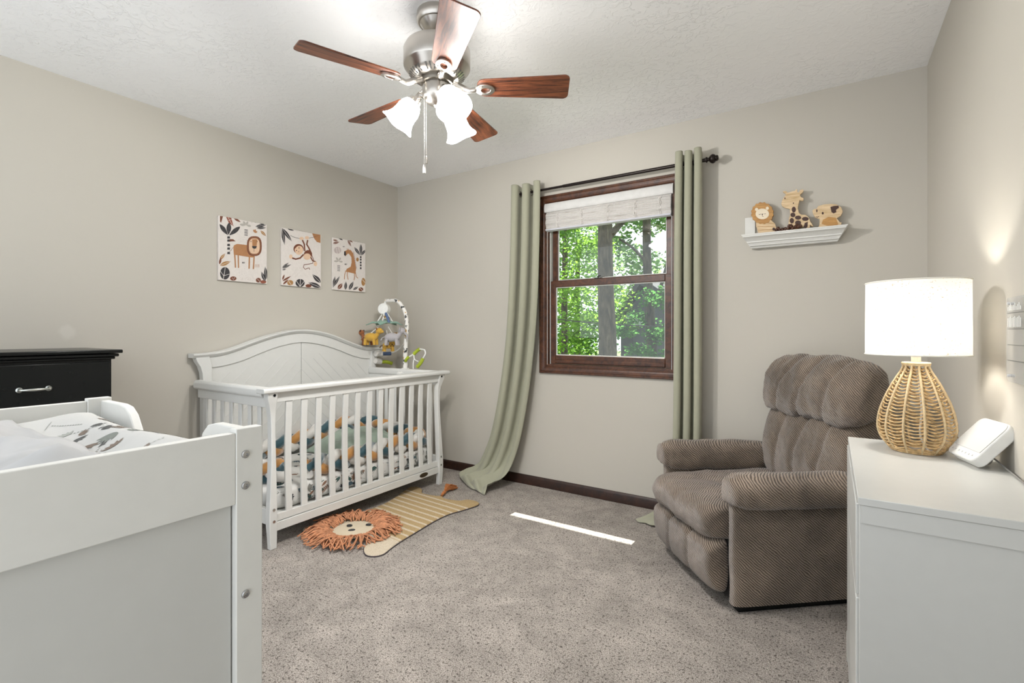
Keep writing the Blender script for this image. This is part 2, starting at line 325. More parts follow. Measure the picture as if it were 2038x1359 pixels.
ART_LION=[
("B","82,4072 268,4090 156,3656 88,3714"),
("R","455,4090 784,4090 935,3549 628,3726"),
("W","568,4079 899,3556 914,3568 583,4090"),
("W","602,3876 821,3990 817,4003 598,3889"),
("D","65,3550 74,3437 100,3339 138,3253 188,3179 251,3116 323,3061 403,3014 488,2971 576,2930 549,3028 520,3125 485,3216 444,3300 392,3375 330,3438 255,3489 168,3528"),
("D","645,3765 573,3666 525,3569 495,3476 483,3385 487,3296 506,3209 535,3123 571,3038 610,2954 658,3049 702,3144 739,3239 765,3332 777,3424 773,3514 750,3601 710,3685"),
("D","1351,3625 1230,3591 1124,3541 1029,3480 946,3407 873,3324 808,3232 750,3132 696,3029 645,2923 748,2971 849,3022 947,3077 1039,3140 1123,3212 1197,3296 1260,3392 1313,3500"),
(".G","230,3206 274,3187 361,3451 153,3058 237,3350 488,3286 433,3273 366,3412 365,3080 326,3132 377,3454 407,3216 251,3447 443,3277 393,3080 392,3060"),
(".G","609,3232 618,3166 693,3600 565,3517 708,3433 650,3490 629,3444 602,3339 642,3186 659,3177 689,3151 657,3561 690,3164 698,3364"),
(".G","1118,3397 1177,3276 906,3413 1188,3126 810,3131 968,3392 911,3159 1198,3472 1069,3449 1121,3354 1202,3132 1015,3094 918,3410 1062,3452 863,3281 1067,3408"),
("D","541,2853 697,2878 704,2729 524,2707"),
("D","541,2656 697,2681 704,2531 524,2511"),
("D","541,2370 697,2394 704,2244 524,2225"),
("D","541,2138 697,2161 704,2011 524,1993"),
("D","541,1852 697,1874 704,1724 524,1707"),
("B","697,2699 907,2722 1065,2613 872,2583 680,2535"),
("B","861,2190 774,2000 673,1917 686,1898 794,1987 883,2182"),
("B","942,4090 974,4058 1012,4016 1055,3983 1102,3959 1153,3942 1208,3931 1266,3926 1326,3924 1387,3924 1348,3965 1308,4005 1267,4041 1223,4073 1175,4090 1124,4090 1068,4090 1008,4090"),
("G","1315,3764 1356,3728 1399,3705 1443,3692 1489,3690 1536,3697 1584,3712 1633,3733 1683,3759 1733,3786 1689,3808 1645,3829 1601,3845 1556,3855 1510,3858 1463,3850 1415,3833 1366,3805"),
("G","1550,4028 1537,3975 1535,3931 1542,3893 1556,3861 1578,3834 1606,3812 1640,3794 1676,3779 1714,3764 1716,3808 1716,3852 1712,3892 1704,3929 1690,3961 1668,3988 1638,4008 1599,4022"),
("G","1861,4069 1814,4044 1779,4017 1752,3987 1734,3954 1724,3920 1720,3883 1721,3846 1726,3807 1733,3768 1767,3795 1801,3823 1831,3852 1856,3882 1874,3915 1885,3950 1887,3987 1880,4026"),
("G","2084,3776 2054,3815 2020,3840 1984,3857 1946,3864 1906,3863 1864,3855 1821,3841 1777,3823 1733,3804 1766,3779 1799,3756 1834,3736 1870,3721 1908,3714 1948,3715 1991,3725 2036,3744"),
("D","1628,3475 1848,3484 1852,3518 1632,3508"),
("D","1628,3397 1848,3406 1852,3440 1632,3431"),
("D","1628,3320 1848,3329 1852,3362 1632,3354"),
("D","1628,3243 1848,3251 1852,3285 1632,3277"),
("D","1628,3166 1848,3173 1852,3207 1632,3199"),
("D","1628,3089 1848,3096 1852,3129 1632,3122"),
("D","2366,3809 2456,3790 2544,3788 2630,3797 2714,3819 2797,3853 2878,3896 2959,3946 3039,4002 3120,4060 3030,4061 2941,4060 2853,4055 2766,4041 2682,4019 2599,3985 2519,3940 2441,3882"),
("W","2405,3814 3083,4040 3080,4054 2402,3828"),
("D","2461,3713 2536,3696 2609,3690 2683,3694 2756,3707 2829,3728 2902,3757 2974,3791 3047,3829 3120,3869 3044,3874 2969,3877 2894,3876 2820,3870 2747,3857 2674,3835 2602,3805 2531,3765"),
("W","2494,3715 3087,3855 3086,3867 2494,3727"),
("D","2634,4090 2667,4080 2702,4064 2738,4053 2776,4047 2816,4046 2856,4049 2898,4055 2940,4064 2982,4073 2947,4089 2911,4090 2875,4090 2837,4090 2799,4090 2760,4090 2719,4090 2677,4090"),
("O","2711,3607 2727,3537 2754,3480 2788,3431 2830,3390 2878,3357 2933,3331 2993,3311 3055,3293 3120,3277 3092,3335 3064,3391 3032,3444 2996,3491 2953,3532 2904,3565 2848,3588 2784,3603"),
("W","2727,3585 3095,3289 3103,3299 2735,3595"),
("T","2215,3576 2212,3530 2217,3492 2229,3460 2247,3434 2271,3413 2300,3397 2332,3385 2368,3375 2404,3366 2399,3404 2392,3440 2383,3475 2370,3506 2352,3532 2328,3552 2297,3567 2261,3576"),
("T","2500,3495 2472,3508 2448,3514 2425,3513 2405,3507 2387,3494 2371,3477 2356,3456 2342,3433 2329,3409 2353,3404 2377,3399 2400,3397 2421,3399 2441,3406 2459,3418 2475,3437 2489,3461"),
("T","2348,3637 2328,3604 2316,3573 2310,3544 2310,3517 2316,3491 2326,3467 2340,3443 2357,3420 2374,3398 2386,3428 2396,3459 2404,3488 2409,3517 2408,3544 2403,3570 2391,3594 2373,3617"),
(".D","1079,2509 1283,2501 1726,2825 1393,2710 1533,2699 1468,2678 1760,2773 1371,2619 1225,2779 1789,2772 1460,2944 1359,2678 1063,2616 1524,2933 1520,2754 1560,2810 1581,2643 1064,2858 1557,2541 1235,2713 1494,2814 1320,2789 1324,2666 1272,2753 1631,2965 1476,2628"),
(".D","2130,4068 2353,4090 2075,4026 2305,4090 2135,4052 2367,4080 2377,4090 2142,4007 2390,4083"),
("T","907,2209 959,2343 1154,2456 1806,2481 2140,2427 2329,1743 2140,1689 942,1727"),
(".B","1161,2281 1412,2274 1643,1903 1127,2178 1643,2026 1643,2211 1083,2164 1632,2256 1260,2112 1321,2125 1739,2344 981,1749 1705,1818 1333,1792 1745,2303 1592,1897 1523,2086 1213,2152 1162,2314 1461,2221 1646,2399 1725,2005 1742,1880 1721,2077 988,1871 1117,2164 1523,2082 1316,1796 1480,2190 1183,1826 1368,1900 1265,2249 1416,1886 1117,1860"),
("T","953,1779 988,1315 1005,883 1090,896 1072,1330 1037,1797"),
("T","1186,1740 1193,1341 1204,888 1283,899 1272,1353 1265,1752"),
("T","1917,1729 1902,1319 1891,910 1980,918 1991,1327 2006,1737"),
("T","2231,1770 2208,1357 2178,925 2268,928 2298,1362 2321,1777"),
("B","2807,2555 2796,2320 2762,2165 2705,2040 2627,1942 2526,1869 2395,1823 2187,1796 2058,1808 1960,1853 1885,1929 1831,2036 1799,2178 1788,2404 1799,2633 1831,2785 1885,2908 1960,3007 2058,3081 2187,3131 2395,3165 2526,3157 2627,3115 2705,3040 2762,2932 2796,2787"),
("C","2664,2534 2657,2338 2634,2220 2595,2128 2541,2056 2471,2003 2375,1969 2207,1946 2113,1955 2043,1988 1991,2045 1954,2125 1932,2235 1924,2424 1932,2616 1954,2732 1991,2824 2043,2896 2113,2950 2207,2986 2375,3013 2471,3007 2541,2975 2595,2919 2634,2838 2657,2727"),
("T","2691,2528 2780,2541 2780,2560 2691,2547"),
("T","2685,2440 2772,2439 2776,2458 2688,2459"),
("T","2668,2353 2753,2337 2759,2356 2675,2372"),
("T","2643,2269 2722,2239 2731,2257 2652,2287"),
("T","2608,2190 2680,2147 2692,2163 2620,2207"),
("T","2566,2119 2629,2063 2643,2078 2580,2134"),
("T","2517,2056 2569,1990 2585,2003 2533,2069"),
("T","2463,2005 2503,1930 2520,1940 2480,2015"),
("T","2405,1965 2432,1883 2450,1891 2423,1973"),
("T","2344,1938 2357,1851 2376,1856 2362,1943"),
("T","2281,1924 2281,1834 2300,1837 2300,1926"),
("T","2220,1924 2206,1834 2225,1833 2238,1923"),
("T","2160,1937 2133,1849 2151,1846 2178,1934"),
("T","2103,1964 2064,1879 2081,1873 2120,1958"),
("T","2052,2004 2001,1925 2016,1916 2067,1995"),
("T","2006,2054 1945,1983 1959,1972 2019,2043"),
("T","1967,2116 1898,2054 1909,2040 1978,2102"),
("T","1936,2185 1861,2134 1869,2119 1945,2170"),
("T","1914,2262 1834,2223 1839,2207 1920,2246"),
("T","1902,2345 1818,2318 1821,2301 1905,2327"),
("T","1898,2430 1813,2417 1813,2399 1898,2411"),
("T","1905,2516 1821,2518 1818,2499 1902,2498"),
("T","1920,2602 1839,2617 1834,2599 1914,2584"),
("T","1945,2685 1869,2713 1861,2696 1936,2667"),
("T","1978,2763 1909,2804 1898,2788 1967,2746"),
("T","2019,2834 1959,2887 1945,2872 2006,2819"),
("T","2067,2896 2016,2960 2001,2947 2052,2883"),
("T","2120,2949 2081,3022 2064,3011 2103,2938"),
("T","2178,2990 2151,3070 2133,3062 2160,2981"),
("T","2238,3018 2225,3105 2206,3099 2220,3012"),
("T","2300,3034 2300,3123 2281,3120 2281,3031"),
("T","2362,3035 2376,3127 2357,3126 2344,3035"),
("T","2423,3024 2450,3114 2432,3116 2405,3026"),
("T","2480,2998 2520,3085 2503,3090 2463,3004"),
("T","2533,2960 2585,3041 2569,3049 2517,2968"),
("T","2580,2909 2643,2983 2629,2994 2566,2920"),
("T","2620,2848 2692,2912 2680,2925 2608,2861"),
("T","2652,2777 2731,2831 2722,2846 2643,2792"),
("T","2675,2699 2759,2740 2753,2757 2668,2716"),
("T","2688,2615 2776,2643 2772,2661 2685,2634"),
("T","2140,2911 2423,2975 2500,2931 2442,2509 2159,2467"),
("D","2133,2470 2461,2504 2412,2346 2291,2299 2159,2336"),
("D","2264,2296 2257,2089 2279,2091 2287,2298"),
("D","2081,2760 2079,2747 2075,2735 2069,2726 2062,2721 2054,2719 2047,2723 2041,2730 2037,2741 2036,2753 2037,2766 2041,2778 2047,2787 2054,2793 2062,2794 2069,2790 2075,2783 2079,2773"),
("D","2511,2812 2510,2799 2506,2787 2500,2778 2492,2772 2484,2771 2477,2774 2471,2782 2467,2792 2465,2805 2467,2818 2471,2830 2477,2839 2484,2845 2492,2846 2500,2843 2506,2835 2510,2825"),
("D","1470,1320 1486,1210 1505,1285 1525,1215 1541,1329 1526,1329 1514,1224 1505,1301 1497,1222 1485,1324"),
("D","1537,1329 1537,1221 1553,1223 1553,1331"),
("D","1565,1333 1565,1222 1604,1221 1604,1237 1581,1229 1581,1335"),
("D","1610,1338 1611,1227 1654,1254 1654,1324 1623,1346 1613,1332 1639,1317 1639,1257 1626,1234 1626,1340"),
("D","690,484 672,345 619,219 538,122 439,66 335,57 237,95 158,176 106,290 88,424 106,561 158,685 237,782 335,840 439,852 538,816 619,735 672,620"),
("W","390,819 271,43 298,41 417,818"),
("W","89,565 292,284 311,301 108,581"),
("W","305,281 683,425 676,448 298,304"),
("O","82,924 174,910 261,915 342,933 418,965 490,1009 558,1065 623,1129 687,1198 749,1270 661,1264 574,1255 490,1242 409,1220 333,1187 261,1143 195,1085 135,1013"),
("W","117,933 718,1245 712,1260 112,949"),
("O","65,1275 132,1303 189,1339 238,1382 279,1430 314,1484 342,1543 365,1606 385,1671 404,1737 347,1700 291,1661 239,1621 191,1577 150,1528 116,1474 90,1414 72,1349"),
("W","86,1294 391,1710 382,1717 77,1301"),
("B","55,992 96,1040 126,1091 148,1142 163,1194 169,1246 170,1300 166,1354 158,1408 149,1462 119,1412 91,1361 65,1310 45,1259 31,1207 24,1155 25,1101 35,1047"),
(".G","1695,450 1649,915 1556,403 1285,721 1387,583 1459,622 1626,916 1287,806 1319,844 1720,424 1301,589 1409,709 1426,517 1536,696 1350,695 1319,559 1598,691 1299,777 1436,542 1629,694 1638,552 1463,681 1494,491 1458,492 1477,757 1512,497 1295,633 1461,384 1702,705 1684,458 1384,619 1319,409 1572,390 1634,525 1606,583 1309,539 1264,794 1625,891 1304,824 1676,817 1272,388 1318,391 1577,421 1710,585 1637,897"),
(".G","2190,656 2168,850 2182,450 1887,716 2102,494 1964,793 1968,583 2184,713 2018,694 2011,683 1897,632 2279,713 2181,826 2157,535 2150,650 2068,580 2246,838 1902,513 2255,660 2050,542 1941,749 1946,596 1996,771 2157,439 1987,542 2038,476 2111,767 1954,868 2066,706 1935,703 1999,510 1922,398 2066,602 2061,487 2214,637 2067,543 2229,714 2175,437"),
(".B","1694,276 1424,126 1940,110 2153,315 1372,239 1369,124 2158,144 1447,90 1515,210 2003,342 1260,82 1490,225 1827,173 1162,200 1658,207 1395,157 2275,288 1785,313 1470,144 1283,70 2218,360 2258,291 2055,172 1494,143 1914,147 1459,120 2282,215 1775,314 1725,247 1990,187 1811,299 1904,192 1359,76 1916,324 2246,351 1536,135 1847,206 1906,237 1514,273 1233,109 2034,226 2016,272 1460,215 2175,370 1738,276"),
("B","1112,190 1099,141 1063,97 1009,61 942,39 871,33 805,43 751,69 716,106 704,152 716,200 751,244 805,280 871,302 942,309 1009,299 1063,274 1099,236"),
("B","2738,226 2727,171 2697,120 2651,81 2595,57 2535,52 2479,66 2433,97 2403,142 2393,195 2403,250 2433,300 2479,339 2535,363 2595,369 2651,355 2697,324 2727,279"),
("R","3120,145 3107,105 3069,68 3012,37 2942,18 2867,12 2798,19 2741,40 2704,71 2691,108 2704,148 2741,186 2798,216 2867,236 2942,242 3012,235 3069,215 3107,184"),
("W","829,213 908,90 1020,267 1005,275 905,107 844,223"),
("W","2474,290 2704,84 2717,98 2487,304"),
("D","3120,317 3166,424 3180,527 3180,628 3180,726 3180,822 3161,915 3125,1007 3084,1097 3041,1187 3015,1084 2992,981 2974,880 2966,780 2968,683 2983,587 3012,495 3056,404"),
("W","3124,362 3053,1145 3037,1142 3108,359"),
("D","3061,159 3079,258 3079,347 3065,430 3039,506 3000,576 2951,641 2894,702 2832,759 2769,815 2769,727 2772,640 2780,555 2796,474 2823,398 2861,328 2913,265 2978,208"),
("W","3054,196 2791,787 2776,779 3038,189"),
("T","2340,1050 2378,1260 2355,1261 2317,1051"),
("T","2435,1061 2461,1270 2439,1271 2412,1061"),
("T","2530,1072 2545,1281 2523,1280 2507,1071"),
("T","2626,1083 2630,1291 2607,1289 2603,1081"),
]
ART_MONKEY=[
("D","13,4049 0,3901 0,3760 0,3624 0,3493 12,3366 54,3242 105,3121 162,3002 222,2883 235,3024 246,3165 251,3304 246,3440 230,3572 199,3700 154,3822 93,3939"),
("W","14,3989 203,2938 220,2944 32,3994"),
("D","33,4041 66,3910 116,3793 179,3687 255,3592 343,3506 441,3429 548,3358 661,3291 776,3226 724,3344 670,3461 610,3573 543,3678 466,3773 378,3859 277,3932 163,3995"),
("W","63,3995 731,3261 746,3273 77,4008"),
("D","455,4069 503,4041 553,4021 605,4008 659,4002 715,4001 772,4005 831,4013 890,4024 950,4036 898,4055 847,4074 795,4089 742,4090 687,4090 632,4090 574,4090 516,4090"),
("D","662,3622 989,3527 1388,3522 1748,3568 1750,3596 1392,3551 998,3555 675,3650"),
("D","2163,3676 2490,3783 3109,4090 3096,4090 2480,3809 2157,3703"),
("T","2415,4090 3126,4090 3126,3465 2815,3502 2579,3736"),
("B","2491,3785 3108,4090 3097,4090 2480,3807"),
("B","1560,3428 1714,3136 1745,2657 1862,2680 1829,3175 1667,3488"),
("B","1987,3528 1909,3167 2107,2892 2244,2626 2354,2683 2213,2957 2026,3203 2104,3525"),
("C","1726,3591 1716,3550 1684,3510 1636,3477 1578,3454 1515,3444 1457,3449 1410,3466 1379,3496 1368,3533 1379,3573 1410,3613 1457,3646 1515,3669 1578,3679 1636,3675 1684,3657 1716,3628"),
("C","2160,3710 2150,3666 2119,3624 2073,3589 2016,3565 1955,3555 1899,3561 1853,3581 1823,3613 1812,3654 1823,3697 1853,3739 1899,3774 1955,3798 2016,3808 2073,3803 2119,3783 2150,3751"),
("B","2394,2395 2331,2286 2236,2199 2121,2143 2001,2125 1889,2148 1799,2207 1742,2297 1724,2405 1747,2520 1809,2627 1902,2715 2015,2772 2136,2791 2249,2770 2340,2711 2399,2621 2418,2511"),
("C","2313,2324 2294,2240 2239,2160 2156,2096 2053,2055 1945,2042 1844,2058 1762,2100 1709,2165 1690,2244 1709,2327 1762,2406 1844,2470 1945,2512 2053,2526 2156,2512 2239,2469 2294,2404"),
("B","780,1972 1081,1927 1467,2064 1750,2376 1657,2442 1402,2153 1081,2040 816,2084"),
("C","828,2132 820,2076 798,2025 763,1985 721,1961 676,1955 634,1969 600,2000 578,2045 570,2098 578,2154 600,2205 634,2245 676,2269 721,2275 763,2262 798,2231 820,2186"),
("B","1713,2819 1688,2693 1616,2575 1506,2479 1372,2419 1231,2400 1099,2424 991,2489 922,2585 898,2703 922,2827 991,2944 1099,3039 1231,3101 1372,3122 1506,3100 1616,3036 1688,2939"),
("C","1657,2633 1605,2520 1522,2425 1419,2359 1307,2331 1200,2343 1111,2393 1051,2476 1026,2582 1039,2697 1089,2809 1170,2904 1273,2971 1385,3001 1493,2990 1583,2941 1645,2857 1671,2750"),
("C","1257,2673 1249,2617 1226,2565 1191,2524 1148,2499 1102,2492 1059,2506 1024,2537 1001,2582 993,2636 1001,2692 1024,2744 1059,2785 1102,2810 1148,2817 1191,2804 1226,2773 1249,2727"),
("D","1377,2840 1374,2826 1367,2813 1357,2802 1344,2796 1330,2794 1317,2796 1306,2804 1299,2815 1297,2829 1299,2843 1306,2856 1317,2867 1330,2873 1344,2875 1357,2873 1367,2865 1374,2854"),
("D","1173,2621 1171,2607 1164,2594 1153,2583 1141,2577 1127,2575 1114,2578 1103,2585 1097,2596 1094,2610 1097,2624 1103,2637 1114,2648 1127,2654 1141,2656 1153,2653 1164,2646 1171,2634"),
("B","1337,2571 1335,2560 1331,2549 1324,2541 1315,2536 1306,2535 1297,2537 1290,2544 1285,2553 1284,2564 1285,2575 1290,2585 1297,2593 1306,2599 1315,2600 1324,2597 1331,2591 1335,2582"),
("B","2253,2255 2404,2011 2726,1937 2763,2028 2473,2088 2345,2307"),
("B","2343,2443 2504,2138 2443,1860 2110,1765 1735,1677 1655,1457 1833,1303 2030,1399 2169,1437 2179,1331 2234,1345 2198,1482 2014,1444 1847,1352 1708,1475 1763,1638 2118,1717 2481,1828 2560,2151 2394,2470"),
("C","2849,1848 2840,1787 2813,1731 2773,1687 2723,1660 2671,1654 2621,1669 2581,1704 2555,1754 2546,1813 2555,1874 2581,1929 2621,1973 2671,2000 2723,2006 2773,1992 2813,1957 2840,1907"),
("D","33,1203 124,1213 210,1234 292,1262 371,1298 447,1341 521,1390 593,1444 663,1501 733,1560 645,1538 558,1515 473,1489 391,1459 312,1423 236,1380 164,1329 96,1271"),
("W","70,1216 700,1537 695,1547 65,1226"),
("D","33,1262 108,1288 178,1320 243,1359 303,1402 360,1451 413,1504 464,1561 513,1619 561,1679 491,1645 422,1611 354,1574 290,1534 229,1490 173,1442 121,1388 74,1329"),
("W","63,1279 538,1654 531,1663 56,1287"),
("D","33,1085 75,1076 114,1074 151,1078 187,1087 221,1103 254,1122 286,1146 317,1172 349,1198 309,1200 270,1200 232,1199 195,1193 159,1183 125,1168 92,1147 62,1120"),
("W","51,1086 334,1187 331,1198 47,1097"),
(".G","1121,1272 950,1230 1032,1061 958,1017 863,1285 858,1360 1125,1092 892,1327 983,1069 1140,1083 1052,1365 975,1334 1026,1158 898,1298 1126,1430 1135,1014 1193,1266 1036,1152 1068,965 1089,1295 1157,1213 1055,1085 820,1040 1079,1201 1025,1210 895,1163 834,1171 1073,1223 1041,971 1170,1383 1131,1143 839,1239 911,1383 1031,984 946,1004 1092,1375 1157,1156 1184,1104 1110,1276 1136,994"),
(".G","1660,1267 1627,1242 1424,1418 1414,1347 1440,1217 1609,1217 1522,1157 1485,1236 1627,1279 1446,1037 1615,1294 1506,1209 1577,1354 1391,1340 1635,1396 1534,1362 1455,1364 1516,1372 1399,1385 1443,1220 1409,1425 1530,1266 1610,1435 1516,1270 1398,1003 1458,1399 1538,1376 1585,1300 1429,1414 1618,1335 1637,1252 1683,1331 1468,1323 1645,1179"),
(".G","827,904 1048,679 988,945 624,884 714,908 639,728 1191,910 1240,836 1127,701 1217,960 801,757 1222,945 794,688 678,806 820,738 1210,919 1085,749 1148,806 1206,865 872,870 1111,823 778,877 1073,784 1066,845 920,896 1066,948 906,725 1044,924 757,687 1021,702 1173,838 1189,759 820,825 651,800 1228,941 973,914"),
(".G","1489,812 1596,994 1537,818 1830,1028 1589,731 1582,846 1717,796 1843,806 1796,974 1554,981 1994,1015 1451,718 1568,750 1492,864 1584,770 1850,849 1950,792 1667,842 1735,990 2001,877 1987,988 1798,895 1927,1019 1667,876 1483,839 1932,920 1873,861 1578,906 2111,963 1725,996 1581,959 2066,845 2028,767 1848,765 1796,908 2078,795"),
("D","1794,310 1772,208 1708,114 1609,40 1489,0 1362,0 1244,12 1148,69 1085,151 1063,249 1085,350 1148,443 1244,516 1362,562 1489,573 1609,549 1708,492 1772,409"),
("W","1439,586 1408,15 1444,16 1475,588"),
("W","1112,406 1413,14 1439,32 1138,424"),
("W","1737,437 1413,31 1438,15 1762,422"),
("O","885,254 870,187 829,125 765,77 688,48 606,42 529,58 467,96 426,150 412,214 426,280 467,341 529,389 606,418 688,426 765,410 829,373 870,318"),
("B","2369,151 2353,107 2309,66 2241,33 2158,12 2070,5 1988,14 1921,36 1878,70 1862,111 1878,154 1921,195 1988,228 2070,249 2158,256 2241,249 2309,226 2353,192"),
("W","508,334 723,73 744,89 529,350"),
("B","54,301 143,321 226,351 305,387 380,430 451,479 519,534 584,593 648,655 712,718 627,688 543,656 461,621 383,583 308,540 237,491 171,435 110,372"),
("B","54,380 98,418 132,459 159,502 179,547 192,593 199,640 202,689 202,738 201,788 167,746 134,705 105,662 80,619 60,575 47,529 41,481 43,432"),
("B","96,69 165,90 226,120 281,155 331,196 375,242 415,293 451,347 485,404 519,461 457,431 396,399 339,366 284,329 235,288 191,242 153,190 120,133"),
("D","3151,446 3134,571 3095,674 3038,760 2966,830 2879,885 2780,928 2671,960 2556,986 2439,1009 2477,909 2519,812 2568,720 2626,638 2697,568 2784,512 2887,472 3007,448"),
("W","3124,484 2483,991 2464,973 3105,465"),
("D","3151,87 3064,195 2965,276 2858,337 2744,378 2622,401 2494,409 2361,404 2227,392 2091,377 2186,298 2283,223 2384,155 2490,98 2603,56 2725,33 2856,28 2997,44"),
("W","3101,113 2148,374 2138,351 3091,90"),
(".D","3124,1274 3031,1293 3149,1110 2778,1068 2722,1378 3004,1333 2897,1191 2647,1126 2770,1256 2806,1143 3017,1337 2680,1297 2840,1398 2706,1125"),
(".G","2556,1027 2621,1059 2479,1223 2465,1146 2515,1132 2476,1050"),
]
